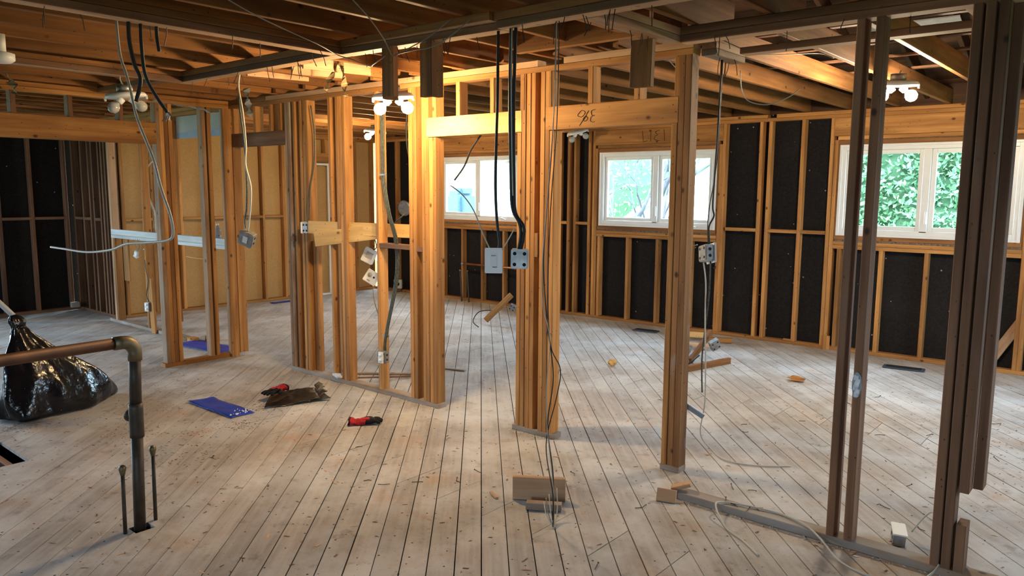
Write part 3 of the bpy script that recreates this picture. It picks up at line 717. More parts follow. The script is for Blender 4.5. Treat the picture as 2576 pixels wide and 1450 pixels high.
tube('cable', [(0,0,0.07),(0.01,0.01,0.10)], 0.005, 'cwhite', lf, local=True)
lf = fixture('ceiling_light', 'unlit round lampholder hanging near the long left header', (-5.76,2.49,2.335), (0.06,-0.10,0.9))
tube('cable', [(0,0,0.07),(-0.02,0.01,0.13),(0.02,0,0.20)], 0.005, 'cwhite', lf, local=True)
lf = fixture('ceiling_light', 'unlit tilted lampholder up against the window wall between two windows', (-5.86,8.20,2.425), (0.25,-0.18,0.3))
tube('cable', [(0,0,0.07),(0.0,0.01,0.10)], 0.005, 'cwhite', lf, local=True)
lf = fixture('ceiling_light', 'lit lampholder in the far room behind the partition studs', (-7.60,6.30,2.40), (0.03,0.05,0.9), 'lit3')
tube('cable', [(0,0,0.07),(0.0,0.01,0.13)], 0.005, 'cwhite', lf, local=True)
rr = root('smoke_detector', 'round white smoke detector on the joist at the left edge', 'detector', (-5.02,1.50,2.41))
lathe('housing', [(0.055,0.02),(0.07,0.015),(0.07,-0.02),(0.05,-0.035),(0.001,-0.036)], 'whitep', rr, 20); lathe('bracket', [(0.03,0.021),(0.03,0.12)], 'whitep', rr, 12)

# ================================================================== ELECTRICAL BOXES
def ebox(name, label, loc, rot, size=(0.10,0.055,0.10), cover=None, group=None, cat='electrical box'):
    """steel outlet box; front face towards -Y"""
    r = root(name, label, cat, loc, rot, group); sx, sy, sz = size
    rbox('box_body', sx, sy, sz, 'steel', r, (0,0,0), 0.005)
    V, F = [], []
    def disc(c, ax, rad):
        b = len(V)
        for k in range(10):
            a = 2*PI*k/10; p = [0,0,0]; p[(ax+1)%3] = rad*math.cos(a); p[(ax+2)%3] = rad*math.sin(a)
            V.append((c[0]+p[0], c[1]+p[1], c[2]+p[2]))
        F.append(list(range(b, b+10)))
    for a in (-1, 1):
        for b in (-1, 1):
            disc((a*sx*0.28, -sy/2-0.0008, b*sz*0.28), 1, 0.009); disc((a*sx*0.28, sy/2+0.0008, b*sz*0.28), 1, 0.009)
        disc((a*(sx/2+0.0008), 0, 0.2*sz), 0, 0.010); disc((a*(sx/2+0.0008), 0, -0.2*sz), 0, 0.010)
    mesh('knockouts', V, F, 'hole', r, local=True)['kind'] = 'stuff'
    if cover == 'duplex':
        rbox('receptacle', sx*0.72, 0.012, sz*0.92, 'whitep', r, (0,-sy/2-0.008,0), 0.003)
        for b in (-1,1): lathe('outlet_face', [(0.017,0.0),(0.016,0.004)], 'whitep', r, 14, (0,0,0)).matrix_local = Matrix.Translation((0,-sy/2-0.013,b*sz*0.22)) @ Matrix.Rotation(PI/2,4,'X')
    elif cover == 'ring':
        rbox('cover_plate', sx*1.02, 0.006, sz*1.02, 'steel', r, (0,-sy/2-0.005,0), 0.002); rbox('device_opening', sx*0.35, 0.004, sz*0.5, 'whitep', r, (0,-sy/2-0.0095,0), 0.001)
    elif cover == 'switch':
        rbox('cover_plate', sx*1.45, 0.008, sz*1.35, 'whitep', r, (0,-sy/2-0.006,0), 0.003)
        p = rbox('dimmer_face', sx*0.66, 0.006, sz*0.80, 'whitep', r, (0,-sy/2-0.012,0), 0.002)
        rbox('rocker', sx*0.52, 0.004, sz*0.55, 'white', p, (0,-sy/2-0.0165,-0.05*sz), 0.001); rbox('slider', sx*0.36, 0.005, sz*0.05, 'navy', p, (0.1*sx,-sy/2-0.017,-0.33*sz), 0.001)
        rbox('slot', sx*0.40, 0.002, sz*0.06, 'drywall', p, (0,-sy/2-0.0165,0.28*sz), 0.0005)
    elif cover == 'back':
        rbox('cover_plate', sx*1.18, 0.008, sz*1.22, 'whitep', r, (0,-sy/2-0.006,0), 0.003)
    elif cover == 'dryer':
        rbox('cover_plate', sx*1.05, 0.006, sz*1.05, 'drywall', r, (0,-sy/2-0.005,0), 0.002)
        lathe('outlet_face', [(0.03,0.0),(0.029,0.004)], 'hole', r, 18).matrix_local = Matrix.Translation((0,-sy/2-0.009,0)) @ Matrix.Rotation(PI/2,4,'X')
    return r
def cab(pts, r, mat, parent, base, name='cable'):
    """world-space cable parented to a thing"""
    return tube(name, pts, r, mat, parent)

A = ebox('junction_box', 'steel junction box hanging on black and white cables before the first doorway', (-4.83,2.86,1.345), (0.30,0.42,0.55), (0.10,0.055,0.10), 'ring')
bpy.context.view_layer.update()
cab([(-4.86,2.86,2.449),(-4.855,2.85,2.25),(-4.83,2.86,2.0),(-4.80,2.85,1.75),(-4.83,2.86,1.56),(-4.86,2.86,1.46),(-4.845,2.86,1.39)], 0.0065, 'carm', A, 0)
cab([(-4.84,2.85,2.449),(-4.84,2.84,2.36),(-4.80,2.84,2.20),(-4.775,2.84,1.98),(-4.79,2.84,1.85),(-4.735,2.84,1.70),(-4.75,2.84,1.55),(-4.81,2.85,1.39)], 0.006, 'cwhite', A, 0)
B = ebox('light_switch', 'white dimmer switch plate hanging on a black cable beside the middle post', (-2.565,2.885,1.335), (0,0,0.62), (0.062,0.05,0.095), 'switch', cat='switch')
bpy.context.view_layer.update()
cab([(-2.53,2.87,2.449),(-2.535,2.87,2.1),(-2.545,2.87,1.75),(-2.545,2.88,1.55),(-2.53,2.885,1.42),(-2.55,2.885,1.38)], 0.0075, 'cblack', B, 0)
cab([(-2.60,2.89,1.39),(-2.68,2.92,1.47),(-2.76,2.94,1.58),(-2.86,2.96,1.66),(-2.97,2.98,1.71)], 0.0035, 'cwhite', B, 0, 'wire')
cab([(-2.53,2.885,1.37),(-2.47,2.88,1.44),(-2.42,2.87,1.50)], 0.003, 'cwhite', B, 0, 'wire')
C = ebox('junction_box', 'bluish steel junction box hanging on two black cables against the middle post', (-2.385,2.87,1.355), (0,0.02,0.65), (0.085,0.07,0.095), None)
bpy.context.view_layer.update()
cab([(-2.44,2.86,2.449),(-2.445,2.86,2.1),(-2.435,2.86,1.75),(-2.425,2.86,1.60),(-2.385,2.865,1.53),(-2.375,2.865,1.47),(-2.395,2.87,1.39)], 0.0085, 'cblack', C, 0)
cab([(-2.415,2.865,2.449),(-2.425,2.865,2.1),(-2.42,2.865,1.72),(-2.41,2.865,1.58),(-2.36,2.87,1.51),(-2.365,2.87,1.45),(-2.385,2.875,1.39)], 0.0085, 'cblack', C, 0)
cab([(-2.43,2.855,2.449),(-2.432,2.855,2.2),(-2.428,2.857,1.9),(-2.42,2.857,1.66)], 0.004, 'cwhite', C, 0, 'wire')
D = ebox('junction_box', 'steel box with a white back plate hanging behind the last doorway post', (-2.115,4.33,1.31), (0.05,0.22,2.5), (0.10,0.055,0.10), 'back')
bpy.context.view_layer.update()
cab([(-2.05,4.30,2.449),(-2.055,4.30,2.1),(-2.065,4.30,1.8),(-2.07,4.30,1.60),(-2.06,4.30,1.54),(-2.095,4.31,1.47),(-2.09,4.32,1.37)], 0.0055, 'cblack', D, 0)
cab([(-2.045,4.305,2.449),(-2.05,4.31,2.2),(-2.06,4.31,1.85),(-2.095,4.31,1.60),(-2.105,4.315,1.48),(-2.10,4.32,1.37)], 0.003, 'cblack', D, 0, 'wire')
cab([(-2.14,4.35,1.25),(-2.125,4.36,1.12),(-2.12,4.36,0.9),(-2.11,4.37,0.6),(-2.12,4.40,0.35),(-2.18,4.48,0.12),(-2.14,4.55,0.008),(-1.98,4.42,0.006),(-1.80,4.44,0.006),(-1.62,4.58,0.006)], 0.0045, 'cwhite', D, 0)
cab([(-2.17,4.32,1.36),(-2.20,4.26,1.33),(-2.235,4.20,1.20),(-2.235,4.19,1.0),(-2.225,4.19,0.75),(-2.215,4.18,0.55),(-2.20,4.17,0.42)], 0.004, 'cwhite', D, 0)
cab([(-2.09,4.34,1.26),(-2.10,4.36,1.05),(-2.14,4.40,0.80),(-2.17,4.44,0.62),(-2.17,4.46,0.40)], 0.005, 'carm', D, 0)
pp = root('plastic_shim', 'pale blue plastic strip dangling beside the foot of the last doorway post', 'strip', (-2.15,4.15,0.40), (0,0.55,0.5))
rbox('strip', 0.17, 0.012, 0.030, 'puttyg', pp, (0.07,0,0), 0.003); rbox('strip_lip', 0.17, 0.016, 0.006, 'putty', pp, (0.07,0,0.015), 0.001)

E1 = ebox('outlet_box', 'steel box with a white duplex outlet low on the partition stud', (-4.765,4.0,0.325), (0,0,0.15), (0.075,0.05,0.10), 'duplex')
bpy.context.view_layer.update()
for k, (dx, m_) in enumerate(((0,'carm'),(0.016,'carm'),(0.034,'carm'))):
    cab([(-4.765+dx,PV-0.008,2.42),(-4.77+dx,PV-0.008,2.0),(-4.765+dx*1.1,PV-0.01,1.78),(-4.70+dx,PV-0.012,1.50),(-4.655+dx,PV+0.02,1.28),(-4.66+dx,PV+0.03,1.0),(-4.72+dx*0.7,PV-0.01,0.62),(-4.75+dx*0.5,PV-0.02,0.46),(-4.765+dx*0.6,PV-0.014,0.38)], 0.0062, m_, E1, 0)
cab([(-4.62,PV-0.01,1.42),(-4.48,PV-0.02,1.50)], 0.006, 'carm', E1, 0)
for z in (1.80, 0.50): rbox('cable_staple', 0.07,0.012,0.014,'steel', E1, (-4.745+4.765,PV-0.014-4.0,z-0.325), 0.002)
F1 = ebox('switch_box', 'small grey switch box on the stud beside the loose fresh boards', (-5.755,3.99,1.345), (0,0,0.35), (0.055,0.075,0.09), None)
bpy.context.view_layer.update()
cab([(-5.70,4.02,2.40),(-5.70,4.05,2.15),(-5.72,4.05,1.9),(-5.74,4.02,1.7),(-5.73,4.0,1.55),(-5.745,3.99,1.38)], 0.006, 'carm', F1, 0)
rbox('cover_lip', 0.02,0.08,0.10,'whitep', F1, (-0.036,0,0), 0.003)
T = root('thermostat', 'white thermostat dangling behind the partition below the loose boards', 'thermostat', (-5.18,4.20,1.115), (0.1,0.45,0.55))
rbox('case', 0.105,0.03,0.125,'whitep', T, (0,0,0), 0.006); rbox('screen', 0.062,0.004,0.055,'drywall', T, (0.008,-0.0165,0.015), 0.001); rbox('backplate', 0.11,0.012,0.13,'white', T, (0,0.02,0), 0.004)
tube('wire', [(0,0.02,0.05),(0.03,0.02,0.09),(0.0,0.02,0.14),(-0.1,0.03,0.22)], 0.004, 'carm', T, local=True)
T = root('wall_jack_plate', 'square white wall plate hanging on a brown wire behind the partition', 'wall plate', (-5.17,4.22,0.93), (-0.25,0.52,0.45))
rbox('plate', 0.125,0.012,0.115,'whitep', T, (0,0,0), 0.005); lathe('jack_socket', [(0.02,0.0),(0.019,0.005)], 'drywall', T, 16).matrix_local = Matrix.Translation((-0.022,-0.006,0.012)) @ Matrix.Rotation(PI/2,4,'X')
lathe('jack_hole', [(0.008,0.0),(0.008,0.007)], 'hole', T, 10).matrix_local = Matrix.Translation((0.022,-0.006,0.01)) @ Matrix.Rotation(PI/2,4,'X'); rbox('label_strip', 0.03,0.003,0.012,'drywall', T, (-0.01,-0.0065,-0.035), 0.0005)
bpy.context.view_layer.update()
tube('wire', [(-5.17,4.23,0.88),(-5.16,4.24,0.72),(-5.10,4.25,0.55),(-5.03,4.22,0.36),(-4.96,4.16,0.22),(-4.90,4.12,0.05)], 0.0045, 'paper', T)
G = ebox('dryer_outlet', 'grey surface box with a round black outlet low on the window wall corner', (-9.50,8.32,0.14), (0,0,0.5), (0.13,0.07,0.14), 'dryer')
rbox('foot_block', 0.07,0.05,0.05,'aged', G, (0,0.02,-0.095), 0.004)
ebox('floor_box', 'dark steel box lying tipped over on the boards behind the partition', (-5.80,4.86,0.052), (0.5,0.45,0.3), (0.10,0.05,0.08), None)
H = ebox('outlet_box', 'steel outlet box on a hanging plank at the foot of the left partition', (-8.93,3.985,0.31), (0,0,0.5), (0.07,0.06,0.11), 'duplex')
bpy.context.view_layer.update()
lumber('backing_plank', (-8.86,4.0,-0.0), (-8.90,4.0,0.64), 0.02, 0.105, 'stud', H, up=(1,0,0))
cab([(-8.92,3.985,0.36),(-8.96,3.98,0.45),(-8.90,3.98,0.60),(-8.93,3.98,0.72),(-8.96,3.98,0.85)], 0.005, 'carm', H, 0)
I = root('wire_connector', 'white plug of stripped wires hanging below the pale blue ledge', 'connector', (-9.12,3.96,0.92), (0.3,0.5,0.4))
rbox('plug', 0.05,0.03,0.07,'whitep', I, (0,0,0), 0.006); rbox('plug_cap', 0.06,0.035,0.02,'whitep', I, (0.0,0,-0.042), 0.004)
for k in range(4): tube('wire', [(0,0,0.03),(-0.02+0.015*k,0.01*k,0.09),(-0.07+0.03*k,0.0,0.16+0.02*k)], 0.003, 'cwhite' if k % 2 else 'paper', I, local=True)
lumber('broken_plank', (-9.62,4.06,0.55), (-9.62,4.06,1.06), 0.018, 0.15, 'stud', None, up=(1,0,0))
tag(bpy.context.scene.collection.objects[-1], 'short brown board fixed upright beneath the pale blue ledge', 'board')
lumber('broken_plank', (-8.30,4.05,0.20), (-8.36,4.05,0.98), 0.02, 0.09, 'joist', None, up=(1,0,0))
tag(bpy.context.scene.collection.objects[-1], 'split leaning lath between the left partition studs below the ledge', 'board')
J = ebox('floor_box', 'white faced outlet box lying on the boards by the dusty sole plate', (-0.845,3.90,0.036), (-1.45,0.05,0.35), (0.055,0.06,0.10), 'back')
bpy.context.view_layer.update()
cab([(-0.80,3.96,0.05),(-0.76,4.02,0.12),(-0.72,4.0,0.16),(-0.66,3.86,0.17)], 0.004, 'cwhite', J, 0)

# loose cables and wires
def cable(name, label, pts, r, mat, cat='cable', group=None):
    o = tube(name, pts, r, mat); return tag(o, label, cat, group)
cable('white_cable', 'thick white cable looping down from the ceiling across the left opening', [(-3.90,1.66,2.53),(-3.88,1.66,2.33),(-3.82,1.66,2.22),(-3.78,1.66,2.13),(-3.73,1.66,2.01),(-3.59,1.66,1.82),(-3.53,1.66,1.69),(-3.45,1.66,1.56),(-3.435,1.66,1.48),(-3.48,1.66,1.45),(-3.66,1.66,1.43),(-3.92,1.66,1.41),(-4.11,1.66,1.37),(-4.42,1.66,1.34),(-4.75,1.66,1.34),(-4.94,1.66,1.34)], 0.0062, 'cwhite')
cable('black_cable', 'black cable hanging from the near ceiling plate, ending beside the unlit lampholder', [(-3.735,1.645,2.449),(-3.735,1.645,2.36),(-3.73,1.66,2.26),(-3.72,1.68,2.19),(-3.735,1.66,2.09)], 0.0095, 'cblack')
K = cable('black_cable', 'black cable hanging from the near ceiling plate with a bent lower end', [(-3.735,1.70,2.449),(-3.735,1.70,2.34),(-3.735,1.71,2.22),(-3.73,1.75,2.13),(-3.72,1.80,2.05)], 0.0085, 'cblack')
V, F = [], []
for k in range(5):
    a, b = tube_geo([(-3.72,1.80,2.055),(-3.72+0.012*(k-2),1.805,2.035),(-3.72+0.02*(k-2),1.80+0.008*((k*7)%3-1),2.01)], 0.003, 5); F += [[i+len(V) for i in f] for f in b]; V += a
mesh('stripped_ends', V, F, 'cgrey', K)
cable('black_cable', 'short black cable stub poking down from the near ceiling plate', [(-3.735,1.775,2.449),(-3.735,1.775,2.40),(-3.73,1.78,2.335)], 0.0085, 'cblack')
hw = root('hanging_wires', 'bundle of thin black and white wires hanging down past the middle post', 'wire', (-2.18,2.87,2.449))
bpy.context.view_layer.update()
tube('wire', [(-2.18,2.87,2.449),(-2.185,2.87,2.1),(-2.20,2.87,1.83),(-2.23,2.87,1.5),(-2.235,2.87,1.3),(-2.21,2.87,1.05),(-2.17,2.87,0.8),(-2.20,2.87,0.55),(-2.17,2.88,0.3),(-2.185,2.9,0.06)], 0.0028, 'cblack', hw)
tube('wire', [(-2.165,2.872,2.449),(-2.17,2.872,2.0),(-2.20,2.872,1.6),(-2.21,2.872,1.2),(-2.19,2.872,0.95),(-2.13,2.872,0.84),(-2.15,2.872,0.7),(-2.21,2.872,0.45),(-2.17,2.88,0.2),(-2.19,2.91,0.02)], 0.0025, 'cblack', hw)
tube('wire', [(-2.172,2.865,2.449),(-2.18,2.865,2.1),(-2.21,2.865,1.7),(-2.24,2.865,1.35),(-2.235,2.865,1.15),(-2.19,2.865,0.98),(-2.205,2.865,0.75),(-2.20,2.865,0.55),(-2.17,2.88,0.25),(-2.19,2.92,0.03)], 0.0022, 'cwhite', hw)
for k in range(5):
    a = -0.5+0.32*k
    tube('stripped_end', [(-2.19,2.92,0.004),(-2.19-0.05*math.cos(a)-0.02,2.92+0.07*math.sin(a)+0.05,0.06),(-2.19-0.06*math.cos(a)-0.06,2.92+0.08*math.sin(a)+0.10,0.095+0.012*k)], 0.0028, 'cgrey' if k % 2 else 'cwhite', hw)
cable('white_cable', 'thin white cable trailing over the dusty sole plate and across the boards', [(-1.30,3.32,0.006),(-1.42,3.42,0.006),(-1.55,3.50,0.01),(-1.66,3.62,0.055),(-1.64,3.70,0.048),(-1.5,3.735,0.05),(-1.35,3.75,0.046),(-1.22,3.70,0.048),(-1.12,3.63,0.03),(-1.0,3.52,0.006),(-0.86,3.46,0.006),(-0.7,3.50,0.006),(-0.64,3.60,0.03),(-0.62,3.655,0.06)], 0.005, 'cwhite')
cable('ceiling_wire', 'slack grey wire strung under the plates towards the lit lampholder from the left', [(-3.0,1.55,2.52),(-3.15,1.95,2.449),(-3.35,2.4,2.42),(-3.52,2.66,2.415),(-3.50,2.74,2.40),(-3.45,2.83,2.37),(-3.35,2.77,2.36),(-3.24,2.76,2.39)], 0.003, 'cgrey', 'wire')
cable('ceiling_wire', 'slack grey wire sagging in a sharp V beside the hanging stub studs', [(-2.62,1.95,2.53),(-2.78,2.25,2.47),(-2.95,2.5,2.42),(-3.10,2.68,2.385),(-3.115,2.72,2.375),(-3.05,2.74,2.40),(-2.9,2.76,2.45),(-2.75,2.77,2.52)], 0.003, 'cgrey', 'wire')
cable('ceiling_wire', 'grey wire drooping from the hanging stub studs up towards the plate end', [(-3.11,2.72,2.38),(-3.0,2.75,2.395),(-2.9,2.77,2.40),(-2.78,2.77,2.43),(-2.62,2.77,2.50)], 0.003, 'cgrey', 'wire')
cable('ceiling_wire', 'thin pale wire drooping below the joists above the last doorway', [(-2.45,4.35,2.52),(-2.42,4.45,2.449),(-2.38,4.5,2.42),(-2.30,4.52,2.40)], 0.003, 'cwhite', 'wire')
cable('ceiling_wire', 'thin pale wire looping under the joist beside the dangling box cable', [(-2.0,4.45,2.40),(-2.05,4.6,2.30),(-2.02,4.65,2.24),(-1.92,4.7,2.22),(-1.82,4.75,2.26),(-1.76,4.78,2.31)], 0.003, 'cwhite', 'wire')
cable('ceiling_wire', 'curled pale wire stapled along the bright joists above the right doorway', [(-2.12,4.3,2.60),(-1.98,4.55,2.52),(-1.9,4.8,2.53),(-1.80,5.2,2.58),(-1.74,5.3,2.56),(-1.73,5.35,2.62),(-1.68,5.4,2.66)], 0.003, 'cwhite', 'wire')
cable('black_cable', 'black cable slanting across the first window opening below the bright header', [(-3.78,4.117,2.09),(-3.90,4.13,1.98),(-4.02,4.18,1.86),(-4.14,4.20,1.76)], 0.007, 'cblack')
cable('black_cable', 'black cable curving behind the partition towards the small upper corner panel', [(-4.55,4.117,2.46),(-4.60,4.13,2.2),(-4.62,4.16,1.98),(-4.58,4.2,1.86),(-4.46,4.22,1.80)], 0.006, 'cblack')
cable('white_cable', 'white cable winding down the tan fibreboard under the left header', [(-9.0,4.2,2.15),(-9.05,4.2,2.02),(-9.25,4.2,1.9),(-9.25,4.2,1.6),(-9.12,4.2,1.4),(-9.12,4.2,1.2),(-9.15,4.2,1.05),(-9.25,4.1,0.95)], 0.008, 'cwhite')
cable('brown_cable', 'brown cable looped under the left header and hanging down the tan fibreboard', [(-9.35,4.22,2.16),(-9.45,4.22,2.05),(-9.35,4.22,1.98),(-9.22,4.22,2.05),(-9.28,4.22,2.14),(-9.36,4.22,2.04),(-9.28,4.22,1.96),(-9.34,4.22,1.8),(-9.30,4.22,1.55),(-9.17,4.22,1.35),(-9.22,4.22,1.2)], 0.007, 'paper')
cable('yellow_wire', 'thin yellow wire stretched between the left partition studs', [(-8.0,4.0,0.95),(-7.75,4.0,0.945),(-7.4,4.0,0.95)], 0.003, 'fresh', 'wire')

# ================================================================== PIPES
pr = root('drain_pipe', 'fat dull copper pipe rising from the floor and turning along at waist height', 'pipe', (-3.765,1.575,0))
R = 0.0275
tube('riser', [(-3.765,1.575,-0.06),(-3.745,1.58,0.50)], R, 'copperd', pr, 16, 0); tube('riser', [(-3.742,1.58,0.62),(-3.73,1.585,0.905)], R, 'copperd', pr, 16, 0)
tube('tee_sleeve', [(-3.745,1.58,0.475),(-3.744,1.58,0.50),(-3.742,1.58,0.62),(-3.741,1.58,0.645)], R+0.006, 'copperd', pr, 16, 0)
lathe('tee_branch', [(0.028,0.0),(0.030,0.045),(0.032,0.05),(0.026,0.052),(0.001,0.053)], 'copperd', pr, 16).matrix_local = Matrix.Translation((0.018,0.0,0.575)) @ Matrix.Rotation(-PI/2,4,'Y')
el = []
for k in range(9):
    a = PI/2*k/8; el.append((-3.73, 1.585-0.055+0.055*math.cos(a), 0.90+0.055*math.sin(a)))
tube('elbow', [(-3.731,1.585,0.86)]+el+[(-3.73,1.49,0.955)], R+0.005, 'brass', pr, 16, 0)
tube('horizontal_run', [(-3.73,1.50,0.955),(-3.735,0.3,0.945),(-3.74,-0.9,0.935)], R, 'copper', pr, 16, 0)
for (x, y, zt, lb) in ((-3.755,1.50,0.33,'thin capped copper pipe standing at the near side of the fat drain pipe'), (-3.80,1.67,0.375,'thin capped copper pipe standing at the far side of the fat drain pipe')):
    q = root('capped_pipe', lb, 'pipe', (x,y,0)); tube('riser', [(x,y,-0.1),(x+0.012,y,zt)], 0.0095, 'copperd', q, 10, 0)
    lathe('cap', [(0.010,-0.03),(0.014,-0.012),(0.0175,0.0),(0.0165,0.014),(0.009,0.021),(0.001,0.022)], 'brass', q, 12, (0.012,0,zt))
pipe2 = root('heating_pipe', 'orange copper pipe running along the studs under the first window', 'pipe', (-7.4,8.30,0.575))
tube('run', [(-8.0,8.30,0.575),(-6.6,8.30,0.575)], 0.016, 'copperl', pipe2, 12, 0); lathe('end_cap', [(0.014,0.0),(0.024,0.006),(0.024,0.035),(0.012,0.04),(0.001,0.041)], 'steel', pipe2, 14).matrix_local = Matrix.Translation((-0.6,0,0)) @ Matrix.Rotation(-PI/2,4,'Y')
tube('bracket', [(-7.0,8.30,0.56),(-7.0,8.37,0.55)], 0.006, 'steel', pipe2, 8, 0)
for x, lb in ((-8.06,'thin grey riser pipe standing left of the orange copper pipe end'), (-7.91,'thin grey riser pipe standing right under the orange copper pipe end')):
    q = root('riser_pipe', lb, 'pipe', (x,8.29,0)); tube('riser', [(x+0.03,8.29,0),(x+0.01,8.29,0.3),(x,8.29,0.46)], 0.012, 'copperd', q, 10); lathe('cap', [(0.012,0),(0.02,0.01),(0.018,0.025),(0.001,0.028)], 'brass', q, 10, (0,0,0.455))
fan = root('vent_hose_wheel', 'round wire-spoked vent grille in the window wall corner', 'vent', (-9.38,8.36,1.38), (0.1,0.1,0.2))
lathe('rim', [(0.10,0),(0.125,-0.01),(0.13,0.0),(0.125,0.02),(0.10,0.02)], 'steel', fan, 24).matrix_local = Matrix.Rotation(PI/2,4,'X')
for k in range(6):
    a = PI*k/6; tube('spoke', [(-0.11*math.cos(a),0,-0.11*math.sin(a)),(0.11*math.cos(a),0,0.11*math.sin(a))], 0.005, 'steel', fan, 6, 0, local=True)

# ================================================================== LOOSE WOOD
def plank(label, a, b, w, t, mat='stud', name='offcut', cat='offcut', up=(0,0,1), roll=0.0, group=None):
    return tag(lumber(name, a, b, w, t, mat, None, up, roll), label, cat, group)
plank('wide pale offcut standing on edge beside the splayed wire ends', (-2.60,3.085,0.066), (-2.36,3.245,0.066), 0.038, 0.128, 'studpale')
plank('small dusty block lying against the wide pale offcut', (-2.46,3.03,0.021), (-2.30,3.13,0.021), 0.05, 0.038, 'dusty')
plank('thin splinter lying beside the wide pale offcut', (-2.74,3.06,0.006), (-2.66,3.02,0.006), 0.02, 0.01, 'studpale', 'splinter', 'splinter')
plank('broken chip leaning on the end of the dusty sole plate', (-1.955,3.69,0.05), (-1.86,3.73,0.085), 0.06, 0.02, 'studpale', 'broken_chip', 'chip')
plank('broken chip lying against the end of the dusty sole plate', (-1.99,3.59,0.035), (-1.89,3.62,0.035), 0.07, 0.02, 'studpale', 'broken_chip', 'chip', roll=1.1)
def chunk(name, label, cat, loc, size, mat, seed):
    bm = bmesh.new(); bmesh.ops.create_icosphere(bm, subdivisions=2, radius=1.0); sv = Vector((seed*3.7, seed, 0))
    for v in bm.verts:
        k = 1+0.55*mnoise.noise(v.co*1.6+sv)+0.25*mnoise.noise(v.co*4+sv); v.co = Vector((v.co.x*size[0]*k, v.co.y*size[1]*k, max(-size[2], v.co.z*size[2]*k)))
    me = bpy.data.meshes.new(name); bm.to_mesh(me); bm.free(); me.materials.append(MAT[mat]); o = bpy.data.objects.new(name, me); o.location = (loc[0], loc[1], size[2]+0.001); COL.objects.link(o)
    return tag(o, label, cat)
chunk('wood_fragment', 'torn tan wood fragment on the boards between the two doorway posts', 'fragment', (-3.95,6.17), (0.045,0.035,0.032), 'fresh', 1)
chunk('wood_fragment', 'brown broken bark fragment on the boards out in the right room', 'fragment', (-2.38,6.76), (0.075,0.045,0.024), 'stud', 4)
plank('long brown offcut lying in front of the pile by the window wall', (-3.30,6.38,0.03), (-3.14,7.02,0.03), 0.038, 0.058, 'joist')
plank('brown offcut leaning over the steel boxes in the pile', (-3.42,6.75,0.03), (-3.42,7.18,0.26), 0.035, 0.06, 'joist')
plank('pale offcut lying flat behind the steel boxes in the pile', (-3.90,7.35,0.05), (-3.58,7.50,0.045), 0.09, 0.03, 'studpale')
plank('short pale offcut at the back of the pile touching the window wall', (-4.05,7.85,0.06), (-3.85,7.95,0.06), 0.05, 0.06, 'fresh')
plank('brown offcut half hidden at the back of the pile', (-3.78,7.86,0.03), (-3.56,8.0,0.03), 0.07, 0.05, 'stud')
ebox('junction_box', 'steel box with torn white plaster lying in the pile near the doorway post', (-3.66,7.12,0.06), (0.6,0.4,0.3), (0.10,0.06,0.10), 'ring')
ebox('junction_box', 'steel box lying under the leaning offcut in the pile', (-3.30,7.02,0.17), (0.3,-0.5,0.8), (0.10,0.06,0.10), None)
cable('black_cable', 'bent black cable end coming out of the offcut pile', [(-3.52,7.0,0.05),(-3.5,6.85,0.02),(-3.42,6.7,0.012),(-3.35,6.62,0.05),(-3.33,6.75,0.10)], 0.009, 'cblack')
P = plank('pale lath dangling over the floor below the dimmer switch', (-6.40,7.04,0.05), (-6.24,7.35,0.36), 0.038, 0.07, 'stud', 'hanging_lath', 'lath')
ebox('junction_box', 'small steel box tied behind the dangling lath', (-6.22,7.35,0.20), (0.3,0.5,0.5), (0.08,0.05,0.08), None)
cable('black_cable', 'thin dark cable curling from the dangling lath onto the boards', [(-6.36,7.1,0.18),(-6.46,6.98,0.16),(-6.44,6.85,0.06),(-6.30,6.80,0.01)], 0.006, 'cblack')
plank('small square block standing behind the left partition', (-8.02,4.20,0.03), (-7.92,4.24,0.03), 0.06, 0.05, 'stud', 'wood_block', 'block')
plank('thin pale lath lying across the boards inside the partition bay', (-5.62,4.22,0.008), (-5.02,4.72,0.012), 0.03, 0.012, 'studpale', 'lath', 'lath')
plank('thin grey lath lying across the boards behind the partition', (-5.35,4.92,0.006), (-4.85,5.05,0.010), 0.04, 0.010, 'dusty', 'lath', 'lath')
plank('short dark lath leaning on the sole plate inside the partition bay', (-5.28,4.10,0.045), (-5.05,4.55,0.012), 0.02, 0.012, 'aged', 'lath', 'lath')
pl = []
bm = bmesh.new(); bmesh.ops.create_icosphere(bm, subdivisions=2, radius=0.06)
for v in bm.verts: v.co = Vector((v.co.x*1.3, v.co.y*0.7, v.co.z*0.35))*(1+0.35*mnoise.noise(v.co*25))
me = bpy.data.meshes.new('plaster_lump'); bm.to_mesh(me); bm.free(); me.materials.append(MAT['putty']); o = bpy.data.objects.new('plaster_lump', me); o.location = (-5.40,4.03,0.058); COL.objects.link(o)
tag(o, 'white lump of plaster lying on the partition sole plate', 'plaster')
